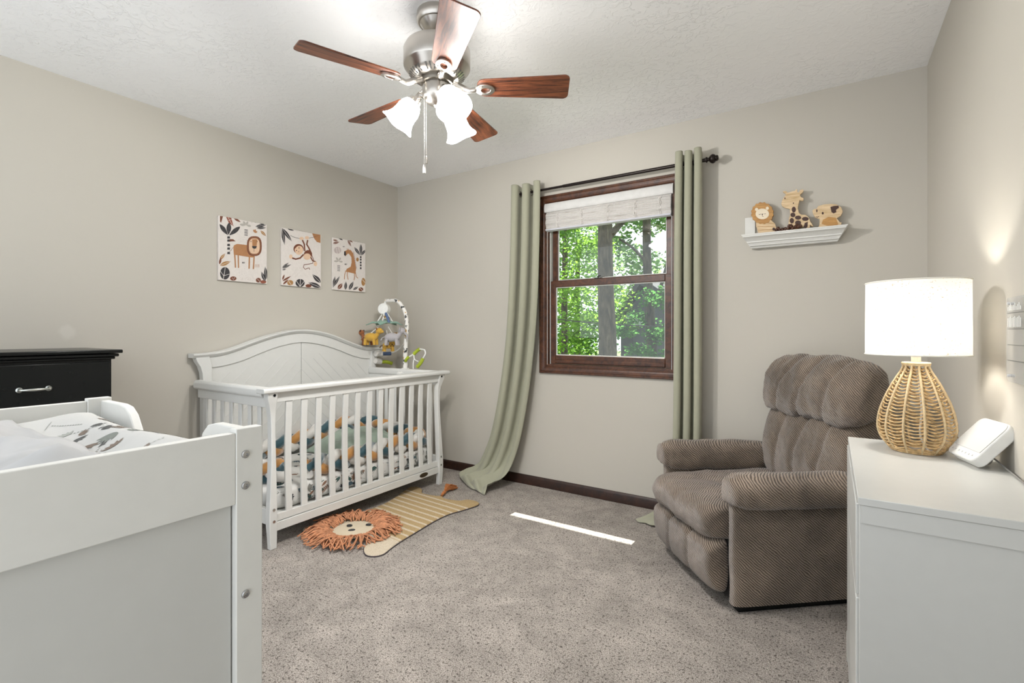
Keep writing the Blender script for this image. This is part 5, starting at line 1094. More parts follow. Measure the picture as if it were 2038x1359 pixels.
# ------------------------------------------------------------ black chest of drawers
DX, DY1, DY0 = .47, -2.232, -3.35
dr = thing('dresser', 'black chest of drawers with curved metal handles against the left wall', 'dresser', (.24, -2.8, 0))
MB().prism([(.02,0),(.02,1.012),(DX-.005,1.012),(DX-.005,.06),(DX-.03,.05),(DX-.03,0)], DY0, DY1, 'y').build('carcass', BLACK, dr, bevel=.003)
b = MB(); 
for k, (ov, z0, z1) in enumerate(((.012,1.010,1.022),(.024,1.022,1.036),(.036,1.038,1.054))): b.box(.012, DY0-ov*.9, z0, DX+ov-.004, DY1+ov*.9, z1)
b.build('moulded_top', BLACK, dr, bevel=.004, seg=3)
ZS = [(.822,1.000),(.64,.812),(.455,.63),(.27,.445),(.085,.26)]
HND = plain('satin_nickel_handle', (.60,.62,.58), .3, .9)
for z0, z1 in ZS:
    d = MB().box(DX-.006, DY0+.02, z0, DX+.012, DY1-.012, z1).build('drawer', BLACK, dr, bevel=.003)
    for yc in (-2.50, -3.08):
        zc = (z0+z1)/2-.015
        b = MB()
        for s in (-1, 1):
            b.lathe([(0,0),(.011,0),(.011,.003),(.007,.006),(.0045,.012),(.0045,.020),(0,.021)], (DX+.012, yc+s*.045, zc), 16, (1,0,0))
        b.tube(path([(DX+.028,yc-.046,zc),(DX+.038,yc-.025,zc),(DX+.041,yc,zc),(DX+.038,yc+.025,zc),(DX+.028,yc+.046,zc)], 17), [.0035+.0028*math.sin(PI*i/16) for i in range(17)], 10)
        b.build('drawer_handle', HND, d)
o = MB().lathe([(0,0),(.018,0),(.022,.003),(.030,.016),(.031,.026),(.026,.038),(.014,.046),(0,.048)], (.44,-2.634,1.0545), 24).build('ornament', plain('white_porcelain', (.82,.82,.80), .3))
tag(o, 'small rounded white ornament on top of the black dresser at the left edge', 'ornament')
# ------------------------------------------------------------ ceiling fan with three lit glass shades
FX, FY = 1.919, -1.604
fan = thing('ceiling_fan', 'brushed nickel ceiling fan with five cherry wood blades and three lit glass shades', 'ceiling fan', (FX, FY, 1.78))
def fl(prof, name, m_=NICKEL, n=48, par=None): return MB().lathe(prof, (FX,FY,0), n).build(name, m_, par or fan, ang=35)
fl([(0,2.44),(.082,2.44),(.084,2.425),(.082,2.405),(.076,2.398),(.070,2.397),(.060,2.385),(.044,2.368),(.026,2.358),(.018,2.354),(0,2.354)], 'canopy')
fl([(0,2.36),(.0135,2.36),(.0135,2.30),(0,2.30)], 'downrod')
hous = fl([(0,2.322),(.040,2.320),(.105,2.312),(.128,2.300),(.134,2.288),(.136,2.284),(.136,2.222),(.133,2.216),(.124,2.208),(.115,2.190),(.098,2.176),(.085,2.170),(.060,2.168),(0,2.168)], 'motor_housing')
b = MB()
for k in range(40):
    if k % 8 == 7: continue
    a = 2*PI*k/40; d = Vector((math.cos(a), math.sin(a), 0)); s_ = Vector((-d.y, d.x, 0))
    P0 = Vector((FX,FY,2.1865))+d*.1135; P1 = Vector((FX,FY,2.1695))+d*.088
    b.add([P0-s_*.0035, P0+s_*.0035, P1+s_*.0025, P1-s_*.0025], [(0,1,2,3)])
b.build('cooling_vents', plain('vent_shadow', (.03,.028,.025), .6), hous, smooth=False)
fl([(0,2.170),(.068,2.170),(.070,2.160),(.066,2.150),(.060,2.148),(.060,2.140),(0,2.140)], 'flywheel', plain('dark_nickel', (.20,.18,.15), .35, 1))
def m_cherry():
    t = NT('cherry_blade'); co = t.coord('UV', scale=(1,1,1))
    co2 = t.new('ShaderNodeMapping'); co2.inputs['Scale'].default_value = (3.5, 40, 1); t.L(co, co2.inputs[0])
    n = t.noise(co2.outputs[0], 1.6, 6, .65, 1.0)
    t.color(t.ramp(n, [(.34, (.028,.008,.005)), (.47, (.12,.033,.013)), (.62, (.24,.072,.028))]))
    t.b.inputs['Coat Weight'].default_value = .2; t.b.inputs['Coat Roughness'].default_value = .35
    return t.set(Roughness=.42)
CHER = m_cherry()
ZB, PITCH = 2.136, math.radians(13)
for k in range(5):
    a = math.radians(247.8-72*k); d = Vector((math.cos(a), math.sin(a), 0)); s_ = Vector((-math.sin(a), math.cos(a), 0))
    tt = (s_*math.cos(PITCH)-Vector((0,0,1))*math.sin(PITCH)).normalized(); nn = d.cross(tt).normalized()
    def P(r, s, z=0): return Vector((FX,FY,ZB))+d*r+tt*s+nn*z
    # outline with rounded corners
    out = []
    r0, r1, w0, w1 = .165, .540, .047, .066
    for cx, cy, rr, a0 in ((r1-.028, w1-.028, .028, 0),):
        pass
    def arc(cx, cy, rr, a0, a1, n=7): return [(cx+rr*math.cos(lerp(a0,a1,i/(n-1))), cy+rr*math.sin(lerp(a0,a1,i/(n-1)))) for i in range(n)]
    out = arc(r1-.022, w1-.022, .022, PI/2, 0)+arc(r1-.022, -w1+.022, .022, 0, -PI/2)+arc(r0+.035, -w0+.032, .034, -PI/2, -PI)+arc(r0+.035, w0-.032, .034, PI, PI/2)
    n = len(out); bb = MB()
    bb.add([P(r,s,-.003) for r,s in out]+[P(r,s,.003) for r,s in out], [tuple(range(n))[::-1], tuple(range(n,2*n))]+[(i,(i+1)%n,n+(i+1)%n,n+i) for i in range(n)])
    bl_ = bb.build('fan_blade', CHER, fan, bevel=.0012)
    uvl = bl_.data.uv_layers.new(name='UV'); inv = FR[fan.name]
    for lp in bl_.data.loops:
        p = inv @ bl_.data.vertices[lp.vertex_index].co - Vector((FX,FY,ZB)); uvl.data[lp.index].uv = (p.dot(d)+k*1.7, p.dot(tt)+k*.9)
    # blade iron: curved arm ending in an open ring plate
    bb = MB()
    arm = path([Vector((FX,FY,2.158))+d*.062, Vector((FX,FY,2.142))+d*.095, P(.130,0,-.012), P(.160,0,-.008)], 12)
    bb.tube(arm, [.011]*4+[.013]*4+[.010]*4, 8)
    ring = []
    m_ = 24
    for i in range(m_):
        th = 2*PI*i/m_; ring.append((.197+.040*math.cos(th)*(1 if math.cos(th) > 0 else 1.0), .031*math.sin(th)))
    inn = [(.200+.019*math.cos(2*PI*i/m_), .014*math.sin(2*PI*i/m_)) for i in range(m_)]
    z0, z1 = -.010, -.0034
    vs = [P(r,s,z0-.002) for r,s in ring]+[P(r,s,z0-.004) for r,s in inn]+[P(r,s,z1) for r,s in ring]+[P(r,s,z1) for r,s in inn]
    fs = []
    for i in range(m_):
        j = (i+1)%m_; fs += [(i,j,m_+j,m_+i),(2*m_+i,3*m_+i,3*m_+j,2*m_+j),(i,2*m_+i,2*m_+j,j),(m_+i,m_+j,3*m_+j,3*m_+i)]
    bb.add(vs, fs)
    for r_, s_2 in ((.222,.0),(.185,.020),(.185,-.020)):
        c0 = P(r_, s_2, z0-.002); bb.tube([c0, c0-nn*.003], .004, 8)
    bb.build('blade_iron', NICKEL, fan, bevel=.001, ang=50)
lk = fl([(0,2.150),(.058,2.150),(.060,2.146),(.060,2.100),(.056,2.092),(.046,2.080),(.030,2.070),(.014,2.064),(.010,2.056),(.004,2.052),(0,2.052)], 'light_kit')
def m_shade():
    t = NT('lit_frosted_glass'); t.color((.9,.9,.88)); t.b.inputs['Emission Color'].default_value = (1,.98,.95,1); t.b.inputs['Emission Strength'].default_value = 10
    return t.set(Roughness=.3)
SHG = m_shade()
for k, (adeg) in enumerate((212, 335, 92)):
    a = math.radians(adeg); d = Vector((math.cos(a), math.sin(a), 0))
    p0 = Vector((FX,FY,2.105))+d*.050; p1 = Vector((FX,FY,2.108))+d*.072; ax = (d*.62+Vector((0,0,-.78))).normalized(); p2 = p1+ax*.032
    o = MB().tube([p0, p1+Vector((0,0,.004)), p1+ax*.012, p2], [.010,.012,.014,.014], 10).lathe([(0,-.004),(.024,-.004),(.027,.004),(.027,.020),(.024,.022),(0,.022)], p2-ax*.006, 24, ax).build('lamp_arm', NICKEL, fan)
    prof = [(.024,.0),(.034,.006),(.043,.022),(.047,.040),(.047,.058),(.050,.078),(.058,.096),(.070,.112),(.0695,.1135),(.055,.098),(.047,.079),(.044,.058),(.044,.040),(.040,.022),(.031,.008),(.022,.003)]
    # wavy flared rim
    q = Vector((0,0,1)).rotation_difference(ax); n = 36; vs = []; org = p2+ax*.004
    for r, z in prof:
        for j in range(n):
            th = 2*PI*j/n; fl_ = max(0, (z-.085)/.03)
            vs.append(org+q@Vector((r*math.cos(th)*(1+.02*fl_*math.cos(4*th)), r*math.sin(th)*(1+.02*fl_*math.cos(4*th)), z+.003*fl_*math.cos(4*th))))
    fs = [(i*n+j, i*n+(j+1)%n, (i+1)*n+(j+1)%n, (i+1)*n+j) for i in range(len(prof)-1) for j in range(n)]
    MB().add(vs, fs).build('glass_shade', SHG, fan, ang=80)
# pull chains
b = MB()
def chain(b, x, y, z0, z1):
    k = int((z0-z1)/.0042)
    for i in range(k): b.ell((x,y,z0-i*.0042), (.0013,.0013,.0019), None, 6, 4)
cx1, cy1 = FX-.012, FY-.052
chain(b, cx1, cy1, 2.075, 1.845); b.tube([(cx1,cy1,2.085),(cx1,cy1,2.072)], .005, 8)
b.tube([(cx1,cy1,1.845),(cx1,cy1,1.835),(cx1,cy1,1.815)], [.004,.006,.006], 10); o1 = b.build('pull_chain', NICKEL, fan)
cx2, cy2 = FX-.024, FY-.050
b = MB(); chain(b, cx2, cy2, 2.075, 1.812); b.tube([(cx2,cy2,1.812),(cx2,cy2,1.80),(cx2,cy2,1.778)], [.004,.0065,.0065], 10); b.build('pull_chain', plain('white_chain', (.75,.74,.70), .35, .3), fan)
for i, (adeg) in enumerate((212, 335, 92)):
    a = math.radians(adeg); L = bpy.data.lights.new('fan_bulb', 'SPOT'); L.spot_size = math.radians(172); L.spot_blend = .5; L.energy = 16.5; L.shadow_soft_size = .05; L.color = (1,.98,.955)
    o = bpy.data.objects.new('fan_bulb', L); COL.objects.link(o); o.parent = fan; o.location = (.165*math.cos(a), .165*math.sin(a), 1.975-1.78)
    o.rotation_euler = Vector((-.66*math.cos(a), -.66*math.sin(a), .75)).to_track_quat('Z','Y').to_euler()
# ------------------------------------------------------------ recliner
from mathutils import noise as mnoise
RZ_ = math.radians(-49); RO = (2.734, -.742, 0)
rc = thing('recliner', 'brown ribbed chenille recliner armchair standing in the corner beside the window', 'armchair', RO, RZ_)
XF = FR[rc.name].copy()
def closed(pts, n):
    m = len(pts); out = []
    for i in range(n):
        t = m*i/n; k = int(t); u = t-k; P = [pts[(k+j-1)%m] for j in range(4)]
        out.append(tuple(.5*((2*P[1][a])+(-P[0][a]+P[2][a])*u+(2*P[0][a]-5*P[1][a]+4*P[2][a]-P[3][a])*u*u+(-P[0][a]+3*P[1][a]-3*P[2][a]+P[3][a])*u**3) for a in (0,1)))
    return out
def cushion(name, xa, xb, pts, grooves=(), ee=5, n=84, m=56, lump=.006, par=rc, axis='x', tilt=None, seed=0, front=None):
    lp = closed(pts, m); cy = sum(p[0] for p in lp)/m; cz = sum(p[1] for p in lp)/m; hz = (max(p[1] for p in lp)-min(p[1] for p in lp))/2
    vs = []
    for i in range(n):
        u = math.sin(PI/2*(2*i/(n-1)-1)); e = max(.004, (1-abs(u)**ee)**(1/ee)); x = lerp(xa, xb, (u+1)/2)
        for y, z in lp:
            s = (z-cz)/hz; g = 0
            for u0, amp, wd, cv, cv2 in grooves:
                ug = u0+cv*s+cv2*s*s; g += amp*math.exp(-abs((u-ug)/wd)**1.1)
            ln = mnoise.noise(Vector((x*7+seed, y*7, z*7)))*lump+mnoise.noise(Vector((x*22+seed, y*22, z*22)))*lump*.35
            dy, dz = y-cy, z-cz; L = math.hypot(dy, dz) or 1
            k = e*(1-(g-ln)/L) if L > 1e-6 else e
            # where the section shrinks at the ends keep some of the height
            q = (x, cy+dy*k, cz+dz*(k*.55+.45*(1-(g-ln)/L)*e**.35))
            vs.append(q if axis == 'x' else (q[1], q[0], q[2]))
    fs = [(i*m+j, i*m+(j+1)%m, (i+1)*m+(j+1)%m, (i+1)*m+j) for i in range(n-1) for j in range(m)]
    fs += [tuple(range(m)), tuple((n-1)*m+j for j in range(m))]
    if tilt: vs = [tilt(*v) for v in vs]
    b = MB(); b.add(vs, fs); return b.build(name, RECL, par, ang=100, xf=XF)
# base and side panels
for s in (-1, 1):
    x0, x1 = (.268, .332) if s > 0 else (-.332, -.268)
    b = MB(); N_ = 20; vs = []; 
    def arm_side(u, v):
        # rounded slab, u round the section, v up
        th = 2*PI*u; c_, s_ = math.cos(th), math.sin(th); sg = lambda q, p: math.copysign(abs(q)**p, q)
        y = .375+.375*sg(c_, .16); x = (x0+x1)/2+(x1-x0)/2*sg(s_, .55)
        z = lerp(.03, .49, v); k = 1-.04*(1-min(1, v/.08))
        return ((x-(x0+x1)/2)*k+(x0+x1)/2, y+mnoise.noise(Vector((x*3,y*5,z*5+s)))*.008, z)
    b.grid(72, 20, arm_side, cu=True); fsn = [tuple(i*20 for i in range(72)), tuple(i*20+19 for i in range(72))]
    b.f += fsn; b.m += [0, 0]
    b.build('arm_panel', RECL, rc, ang=70, xf=XF)
    # padded roll on top of the arm, drooping to the outside
    o_ = s
    loop = [(.240,.460),(.244,.520),(.262,.552),(.300,.565),(.345,.556),(.378,.525),(.385,.480),(.372,.440),(.345,.428),(.300,.425),(.258,.420)]
    lp = closed([(a*o_, z) for a, z in loop], 44); vs = []; n = 70; m = 44
    ca = sum(p[0] for p in lp)/m; cz = sum(p[1] for p in lp)/m
    for i in range(n):
        u = math.sin(PI/2*(2*i/(n-1)-1)); e = max(.004, (1-abs(u)**9)**(1/5)); y = lerp(-.022, .60, (u+1)/2)
        drop = -.02*((u+1)/2)**1.5
        pinch = 1-.10*math.exp(-((y-.004)/.012)**2)
        for a, z in lp:
            ln = mnoise.noise(Vector((a*9+s, y*9, z*9)))*.006+(.003*math.sin(90*a+40*z) if y < .05 else 0)
            L = math.hypot(a-ca, z-cz); k = e*pinch*(1+ln/L)
            vs.append((ca+(a-ca)*k, y, cz+(z-cz)*k+drop))
    fs = [(i*m+j, i*m+(j+1)%m, (i+1)*m+(j+1)%m, (i+1)*m+j) for i in range(n-1) for j in range(m)]+[tuple(range(m)), tuple((n-1)*m+j for j in range(m))]
    MB().add(vs, fs).build('arm_pad', RECL, rc, ang=100, xf=XF)
MB().box(-.26, .02, .03, .26, .70, .27).build('base_frame', plain('black_base_cloth', (.02,.018,.016), .9), rc, xf=XF)
b = MB()
for x in (-.29, .29): b.box(x-.02, .03, .0, x+.02, .68, .032)
b.build('glide', BLACK, rc, xf=XF)
G3 = [(-.36,.020,.045,-.05,0),(.34,.020,.045,-.05,0)]
cushion('footrest', -.268, .268, [(-.02,.045),(-.062,.075),(-.085,.14),(-.088,.21),(-.078,.250),(-.03,.275),(.02,.27),(.03,.18),(.02,.06)], [(-.33,.022,.04,.06,-.05),(.33,.022,.04,.06,-.05)], 7, seed=3)
cushion('seat_cushion', -.262, .262, [(-.055,.270),(-.088,.290),(-.102,.335),(-.092,.380),(-.055,.405),(.02,.414),(.20,.418),(.40,.415),(.56,.415),(.58,.36),(.56,.30),(.30,.27),(.10,.262)], [], 8, seed=7, lump=.014)
def lean(x, y, z): return (x, y+(z-.45)*.16, z)
cushion('back_cushion', -.270, .300, [(.535,.40),(.505,.47),(.490,.56),(.492,.65),(.515,.73),(.56,.785),(.63,.80),(.68,.76),(.70,.62),(.70,.48),(.66,.38),(.60,.36)],
        [(-.56,.024,.035,.10,.10),(-.06,.026,.035,.13,.10),(.46,.024,.035,.15,.10)], 5.5, tilt=lean, seed=12, lump=.016)
cushion('head_cushion', -.288, .350, [(.470,.76),(.452,.82),(.452,.89),(.468,.955),(.505,1.0),(.555,1.020),(.61,1.010),(.65,.96),(.665,.88),(.655,.80),(.62,.75),(.55,.725),(.50,.73)],
        [(-.52,.026,.035,.10,.06),(-.04,.028,.035,.12,.06),(.46,.026,.035,.14,.06)], 4.2, tilt=lean, seed=20, lump=.024)
b = MB().prism([(.60,.05),(.60,.95),(.66,.985),(.70,.95),(.735,.60),(.725,.05)], -.250, .290, 'x'); b.build('back_shell', RECL, rc, bevel=.02, seg=3, xf=XF)
# ------------------------------------------------------------ white cabinet at the right wall
KX0, KX1, KY0, KY1, KZ = 3.322, 3.664, -1.795, -1.052, .772
cb = thing('white_cabinet', 'white laminate cabinet against the right wall, carrying the lamp', 'cabinet', (3.5, -1.42, 0))
MB().box(KX0, KY0, .755, KX1, KY1, KZ).build('cabinet_top', CABW, cb, bevel=.0015)
MB().box(KX0+.003, KY0+.012, .0, KX1-.004, KY0+.028, .754).box(KX0+.003, KY1-.028, .0, KX1-.004, KY1-.012, .754).box(KX0+.014, KY0+.028, .05, KX1-.01, KY1-.028, .07).box(KX1-.012, KY0+.02, .05, KX1-.004, KY1-.02, .754).build('carcass', CABW, cb, bevel=.001)
MB().box(KX0+.006, KY0+.004, .715, KX1-.004, KY0+.014, .754).build('side_rail', CABW, cb)
zs = [(.545,.750),(.05,.538)]
for i, (a, c_) in enumerate(zs):
    for y0, y1 in ((KY0+.030, -1.426), (-1.421, KY1-.030)):
        d = MB().box(KX0-.003, y0, a, KX0+.014, y1, c_).build('drawer', CABW, cb, bevel=.002)
b = MB()
for y in (KY0+.0135, KY1-.0135): b.box(KX0-.004, y-.010, 0, KX0+.03, y+.010, .10)
b.build('foot', CABW, cb, bevel=.002)

# ------------------------------------------------------------ table lamp
LX, LY = 3.490, -1.190
lp = thing('table_lamp', 'lit table lamp with a woven rattan base and white linen drum shade', 'lamp', (LX, LY, KZ))
ROPE = plain('seagrass_rope', (.60,.41,.20), .8, var=.35, vs=90, bump=.5, bs=300)
PALE = plain('pale_rope', (.60,.46,.27), .85, var=.15, vs=120)
def lr(z):  # radius profile of the woven base
    return interp([(0,.060),(.012,.070),(.035,.086),(.06,.0935),(.085,.094),(.12,.088),(.16,.075),(.20,.058),(.225,.045),(.24,.036),(.252,.031),(.262,.030)], z)[0]
NR = 12; b = MB()
for k in range(NR):
    a = 2*PI*k/NR+.1
    b.tube([(LX+(lr(z)+.001)*math.cos(a), LY+(lr(z)+.001)*math.sin(a), KZ+.004+z) for z in [.262*i/26 for i in range(27)]], .0032, 7)
b.build('rib', PALE, lp, ang=80)
for i in range(25):
    z = .018+i*.0097; b = MB(); pts = []
    for j in range(NR*4):
        a = 2*PI*j/(NR*4)+.1; w_ = .0022*math.cos(a*NR-.1*NR)*(1 if i % 2 else -1)
        zig = .006*abs(math.sin((a-.1)*NR/2))
        pts.append((LX+(lr(z)-.0015+w_)*math.cos(a), LY+(lr(z)-.0015+w_)*math.sin(a), KZ+.004+z-zig))
    b.tube(pts, .0021, 5, closed=True); b.build('woven_row', ROPE, lp, ang=80)
for zz in (((.003,.060),(.010,.066)), ((.262,.031),(.266,.032))):
    b = MB()
    for z, r in zz: b.tube([(LX+r*math.cos(2*PI*j/40), LY+r*math.sin(2*PI*j/40), KZ+z+.002) for j in range(40)], .0042, 7, closed=True)
    if zz[0][0] < .1: b.build('base_ring', ROPE, lp, ang=80)
b.lathe([(0,.262),(.031,.262),(.032,.270),(.028,.272),(0,.272)], (LX,LY,KZ), 24)
b.build('rim', PALE, lp, ang=80)
MB().cyl((LX,LY,KZ+.27), (LX,LY,KZ+.295), .012).build('neck', plain('pale_neck', (.72,.66,.56), .5), lp)
b = MB().cyl((LX,LY,KZ+.295), (LX,LY,KZ+.335), .013); 
for a in (0, 2*PI/3, 4*PI/3): b.tube([(LX,LY,KZ+.315), (LX+.124*math.cos(a), LY+.124*math.sin(a), KZ+.315)], .0016, 6)
b.build('shade_ring', NICKEL, lp)
cordlamp = path([(LX+.03,LY-.02,KZ+.004),(LX+.01,LY,KZ+.05),(LX+.012,LY-.01,KZ+.14),(LX,LY,KZ+.265)], 14)
MB().tube(cordlamp, .0028, 6).build('cord', plain('clear_cord', (.7,.68,.62), .4), lp)
def m_linen():
    t = NT('linen_shade'); co = t.coord(); n = t.n
    fl = t.noise(t.coord(scale=(1,1,1.6)), 190, 2, .6); f = t.ramp(fl, [(.30, (.50,.38,.24)), (.37, (.86,.84,.79))])
    w1 = t.noise(t.coord(scale=(6,6,160)), 6, 2); c = t.mix(.25, f, t.ramp(w1, [(.3,.65),(.7,1.0)]), 'MULTIPLY')
    n.remove(t.b); d = t.new('ShaderNodeBsdfDiffuse'); q = t.new('ShaderNodeBsdfTranslucent'); m = t.new('ShaderNodeMixShader'); m.inputs[0].default_value = .42
    t.L(c, d.inputs[0]); t.L(t.mix(1.0, c, (.5,.5,.5), 'MULTIPLY'), q.inputs[0]); t.L(d.outputs[0], m.inputs[1]); t.L(q.outputs[0], m.inputs[2])
    t.L(m.outputs[0], t.out.inputs['Surface']); return t.m
LIN = m_linen()
SZ0, SZ1, SR = 1.066, 1.289, .1265
MB().shell([(SR,SZ0),(SR,SZ0+.05),(SR-.0005,(SZ0+SZ1)/2),(SR-.001,SZ1)], (LX,LY,0), 72).build('lamp_shade', LIN, lp, ang=80)
LTR = plain('linen_trim', (.80,.77,.70), .9)
for z, r in ((SZ0+.001,SR),(SZ1-.001,SR-.001)): MB().tube([(LX+r*math.cos(2*PI*j/72), LY+r*math.sin(2*PI*j/72), z) for j in range(72)], .0022, 6, closed=True).build('shade_trim', LTR, lp, ang=80)
bm_ = NT('bulb_glow'); bm_.b.inputs['Emission Color'].default_value = (1,.93,.82,1); bm_.b.inputs['Emission Strength'].default_value = 30
MB().lathe([(0,1.112),(.013,1.112),(.014,1.122),(.027,1.145),(.030,1.162),(.026,1.18),(.014,1.192),(0,1.195)], (LX,LY,0), 20).build('light_bulb', bm_.m, lp)
L = bpy.data.lights.new('lamp_bulb', 'POINT'); L.energy = 8; L.shadow_soft_size = .032; L.color = (1,.99,.975)
o = bpy.data.objects.new('lamp_bulb', L); COL.objects.link(o); o.parent = lp; o.location = (0, 0, 1.165-KZ)

# ------------------------------------------------------------ white alarm light / sound machine, tilted back on its foot
sm = thing('sound_machine', 'white square bedside sound machine tilted back on its foot beside the lamp', 'sound machine', (3.60, -1.31, KZ))
A_ = Vector((3.548,-1.232,KZ+.0215)); B_ = Vector((3.585,-1.378,KZ+.0215))
ex = (B_-A_).normalized(); nrm_h = Vector((ex.y, -ex.x, 0)); 
if nrm_h.x > 0: nrm_h = -nrm_h           # faces the room and the camera
nrm_h = Vector((0,0,1)).cross(ex); nrm_h = nrm_h if nrm_h.dot(Vector((-1,-.3,0))) > 0 else -nrm_h
tl = math.radians(40); up_ = (Vector((0,0,1))*math.cos(tl)-nrm_h*math.sin(tl)).normalized(); out_ = (nrm_h*math.cos(tl)+Vector((0,0,1))*math.sin(tl)).normalized()
S_ = (B_-A_).length*.88; mid = (A_+B_)/2
def rsq(h, r, n=7):
    o = []
    for cx, cz, a0 in ((h-r,h-r,0),(-h+r,h-r,PI/2),(-h+r,-h+r,PI),(h-r,-h+r,3*PI/2)):
        for i in range(n): a = a0+PI/2*i/(n-1); o.append((cx+r*math.cos(a), cz+r*math.sin(a)))
    return o
def slab(b, pts, d0, d1, cz=0):
    n = len(pts); P = lambda p, d: mid+ex*p[0]+up_*(p[1]+S_/2+cz)+out_*d
    b.add([P(p,d0) for p in pts]+[P(p,d1) for p in pts], [tuple(range(n))[::-1], tuple(range(n,2*n))]+[(i,(i+1)%n,n+(i+1)%n,n+i) for i in range(n)]); return b
SMW = plain('soft_white_plastic', (.74,.74,.72), .4)
slab(MB(), rsq(S_/2, .020), -.030, 0).build('body', SMW, sm, bevel=.004, seg=3)
slab(MB(), [(x, z) for x, z in rsq(S_/2-.003, .018) if z > -S_/2+.030]+[(-S_/2+.003,-S_/2+.030),(S_/2-.003,-S_/2+.030)], .0, .0015).build('fabric_front', m_fabric('speaker_cloth', (.60,.595,.57), (.50,.49,.47), 1200, .2), sm, bevel=.0005)
b = MB()
for i in range(7):
    x = -S_/2+.018+i*(S_-.036)/6; c0 = mid+ex*x+up_*.016+out_*.0006
    for a in range(3):
        v = ex*math.cos(a*2.1+i)+up_*math.sin(a*2.1+i); b.obox(c0+v*.0015, (.0004,.0014,.0003), Matrix((v.cross(out_), v, out_)).transposed())
b.build('touch_icons', plain('grey_icon', (.42,.42,.41), .6), sm)
foot = mid+up_*.030-out_*.030
b = MB().cyl(foot, (foot.x-nrm_h.x*.028, foot.y-nrm_h.y*.028, KZ+.012), .011, 16); b.build('foot', plain('taupe_foot', (.42,.39,.35), .4), sm)
# cable from the sound machine, down along the wall edge of the cabinet top
c0 = foot-nrm_h*.026
P = path([(c0.x, c0.y, KZ+.016), (3.640,-1.30,KZ+.022), (3.652,-1.36,KZ+.010), (3.656,-1.45,KZ+.005), (3.656,-1.62,KZ+.005), (3.656,-1.78,KZ+.005)], 30)
MB().tube(P, .0022, 7).build('cable', plain('grey_cable', (.25,.24,.23), .5), sm, ang=80)

# ------------------------------------------------------------ clear planner board on the right wall
pb = thing('planner_board', 'clear acrylic planner board with dark ruled lines on the right wall', 'wall board', (W-.012, -1.6, 1.01))
def m_acr():
    t = NT('clear_acrylic'); t.n.remove(t.b); a = t.new('ShaderNodeBsdfTransparent'); g = t.new('ShaderNodeBsdfDiffuse'); g.inputs[0].default_value = (.55,.55,.54,1); m = t.new('ShaderNodeMixShader'); m.inputs[0].default_value = .22
    t.L(a.outputs[0], m.inputs[1]); t.L(g.outputs[0], m.inputs[2]); t.L(m.outputs[0], t.out.inputs['Surface']); return t.m
PY1, PY0, PZ0, PZ1 = -1.338, -1.80, 1.008, 1.224
def rrect(y0, y1, z0, z1, r, n=6):
    o = []
    for cy, cz, a0 in ((y1-r,z1-r,0),(y0+r,z1-r,PI/2),(y0+r,z0+r,PI),(y1-r,z0+r,3*PI/2)):
        for i in range(n): a = a0+PI/2*i/(n-1); o.append((cy+r*math.cos(a), cz+r*math.sin(a)))
    return o
MB().prism(rrect(PY0, PY1, PZ0, PZ1, .012), W-.012, W-.008, 'x').build('acrylic_sheet', m_acr(), pb, bevel=.0008)
LN = plain('dark_ruled_line', (.10,.10,.095), .6); b = MB()
for z in (1.184, 1.143, 1.103, 1.063): b.box(W-.0128, PY0+.03, z-.0008, W-.0122, PY1-.014, z+.0008)
b.build('ruled_line', LN, pb, smooth=False)
b = MB()
for k in range(10):
    y = PY1-.016-k*.011; h_ = .010+.004*((k*7) % 3)
    b.box(W-.0126, y-.0022, 1.190, W-.0122, y+.0018, 1.190+h_); b.box(W-.0126, y-.0022, 1.148, W-.0122, y+.0018, 1.166+h_*.5)
b.build('white_lettering', plain('white_vinyl', (.85,.85,.84), .5), pb, smooth=False)
b = MB()
for y in (PY1-.015, PY0+.015):
    for z in (PZ0+.015, PZ1-.015): b.cyl((W,y,z), (W-.014,y,z), .004, 12)
b.build('standoff', plain('clear_standoff', (.7,.7,.7), .2), pb)
# ------------------------------------------------------------ three canvas prints
ARTC = {'D': (.035,.032,.036), 'B': (.17,.055,.028), 'T': (.42,.20,.085), 'C': (.74,.52,.36), 'G': (.44,.41,.37), 'O': (.38,.20,.07), 'R': (.27,.08,.045), 'W': (.78,.74,.70), 'P': (.52,.44,.42)}
ARTM = {k: plain('print_ink_'+n, ARTC[k], .45, var=.05) for k, n in (('D','charcoal'),('B','brown'),('T','tan'),('C','peach'),('G','grey'),('O','ochre'),('R','rust'),('W','cream'),('P','mauve'))}
CANV = plain('canvas_white', (.72,.67,.63), .45, var=.03, vs=60)
KEYS = list(ARTC)
def pts_of(s): return [tuple(int(q)*1e-4 for q in p.split(',')) for p in s.split()]
def canvas(label, y0, y1, z0, z1, art):
    t = thing('canvas_print', label, 'wall picture', (0, (y0+y1)/2, z0), 0, 'safari canvas prints')
    MB().box(.002, y0, z0, .0195, y1, z1).build('stretched_canvas', CANV, t, bevel=.002)
    b = MB()
    for i, (c, s) in enumerate(art):
        d = .0198+.000004*i+.0001
        if c[0] == '.':
            b.k = KEYS.index(c[1])
            for a, q in pts_of(s): b.add([(d, y0+a+.00085*math.cos(t_*PI/3), z0+q+.00085*math.sin(t_*PI/3)) for t_ in range(6)], [tuple(range(6))])
        else:
            b.k = KEYS.index(c); P = pts_of(s); b.add([(d, y0+a, z0+q) for a, q in P], [tuple(range(len(P)))])
    b.build('printed_picture', [ARTM[k] for k in KEYS], t, smooth=False)
canvas('canvas print of a standing lion among leaves, leftmost of the three', -1.543, -1.225, 1.467, 1.876, ART_LION)
canvas('canvas print of a monkey swinging from a vine, middle of the three', -1.118, -.800, 1.467, 1.876, ART_MONKEY)
canvas('canvas print of a giraffe between palms, rightmost of the three near the corner', -.695, -.377, 1.467, 1.876, ART_GIRAFFE)

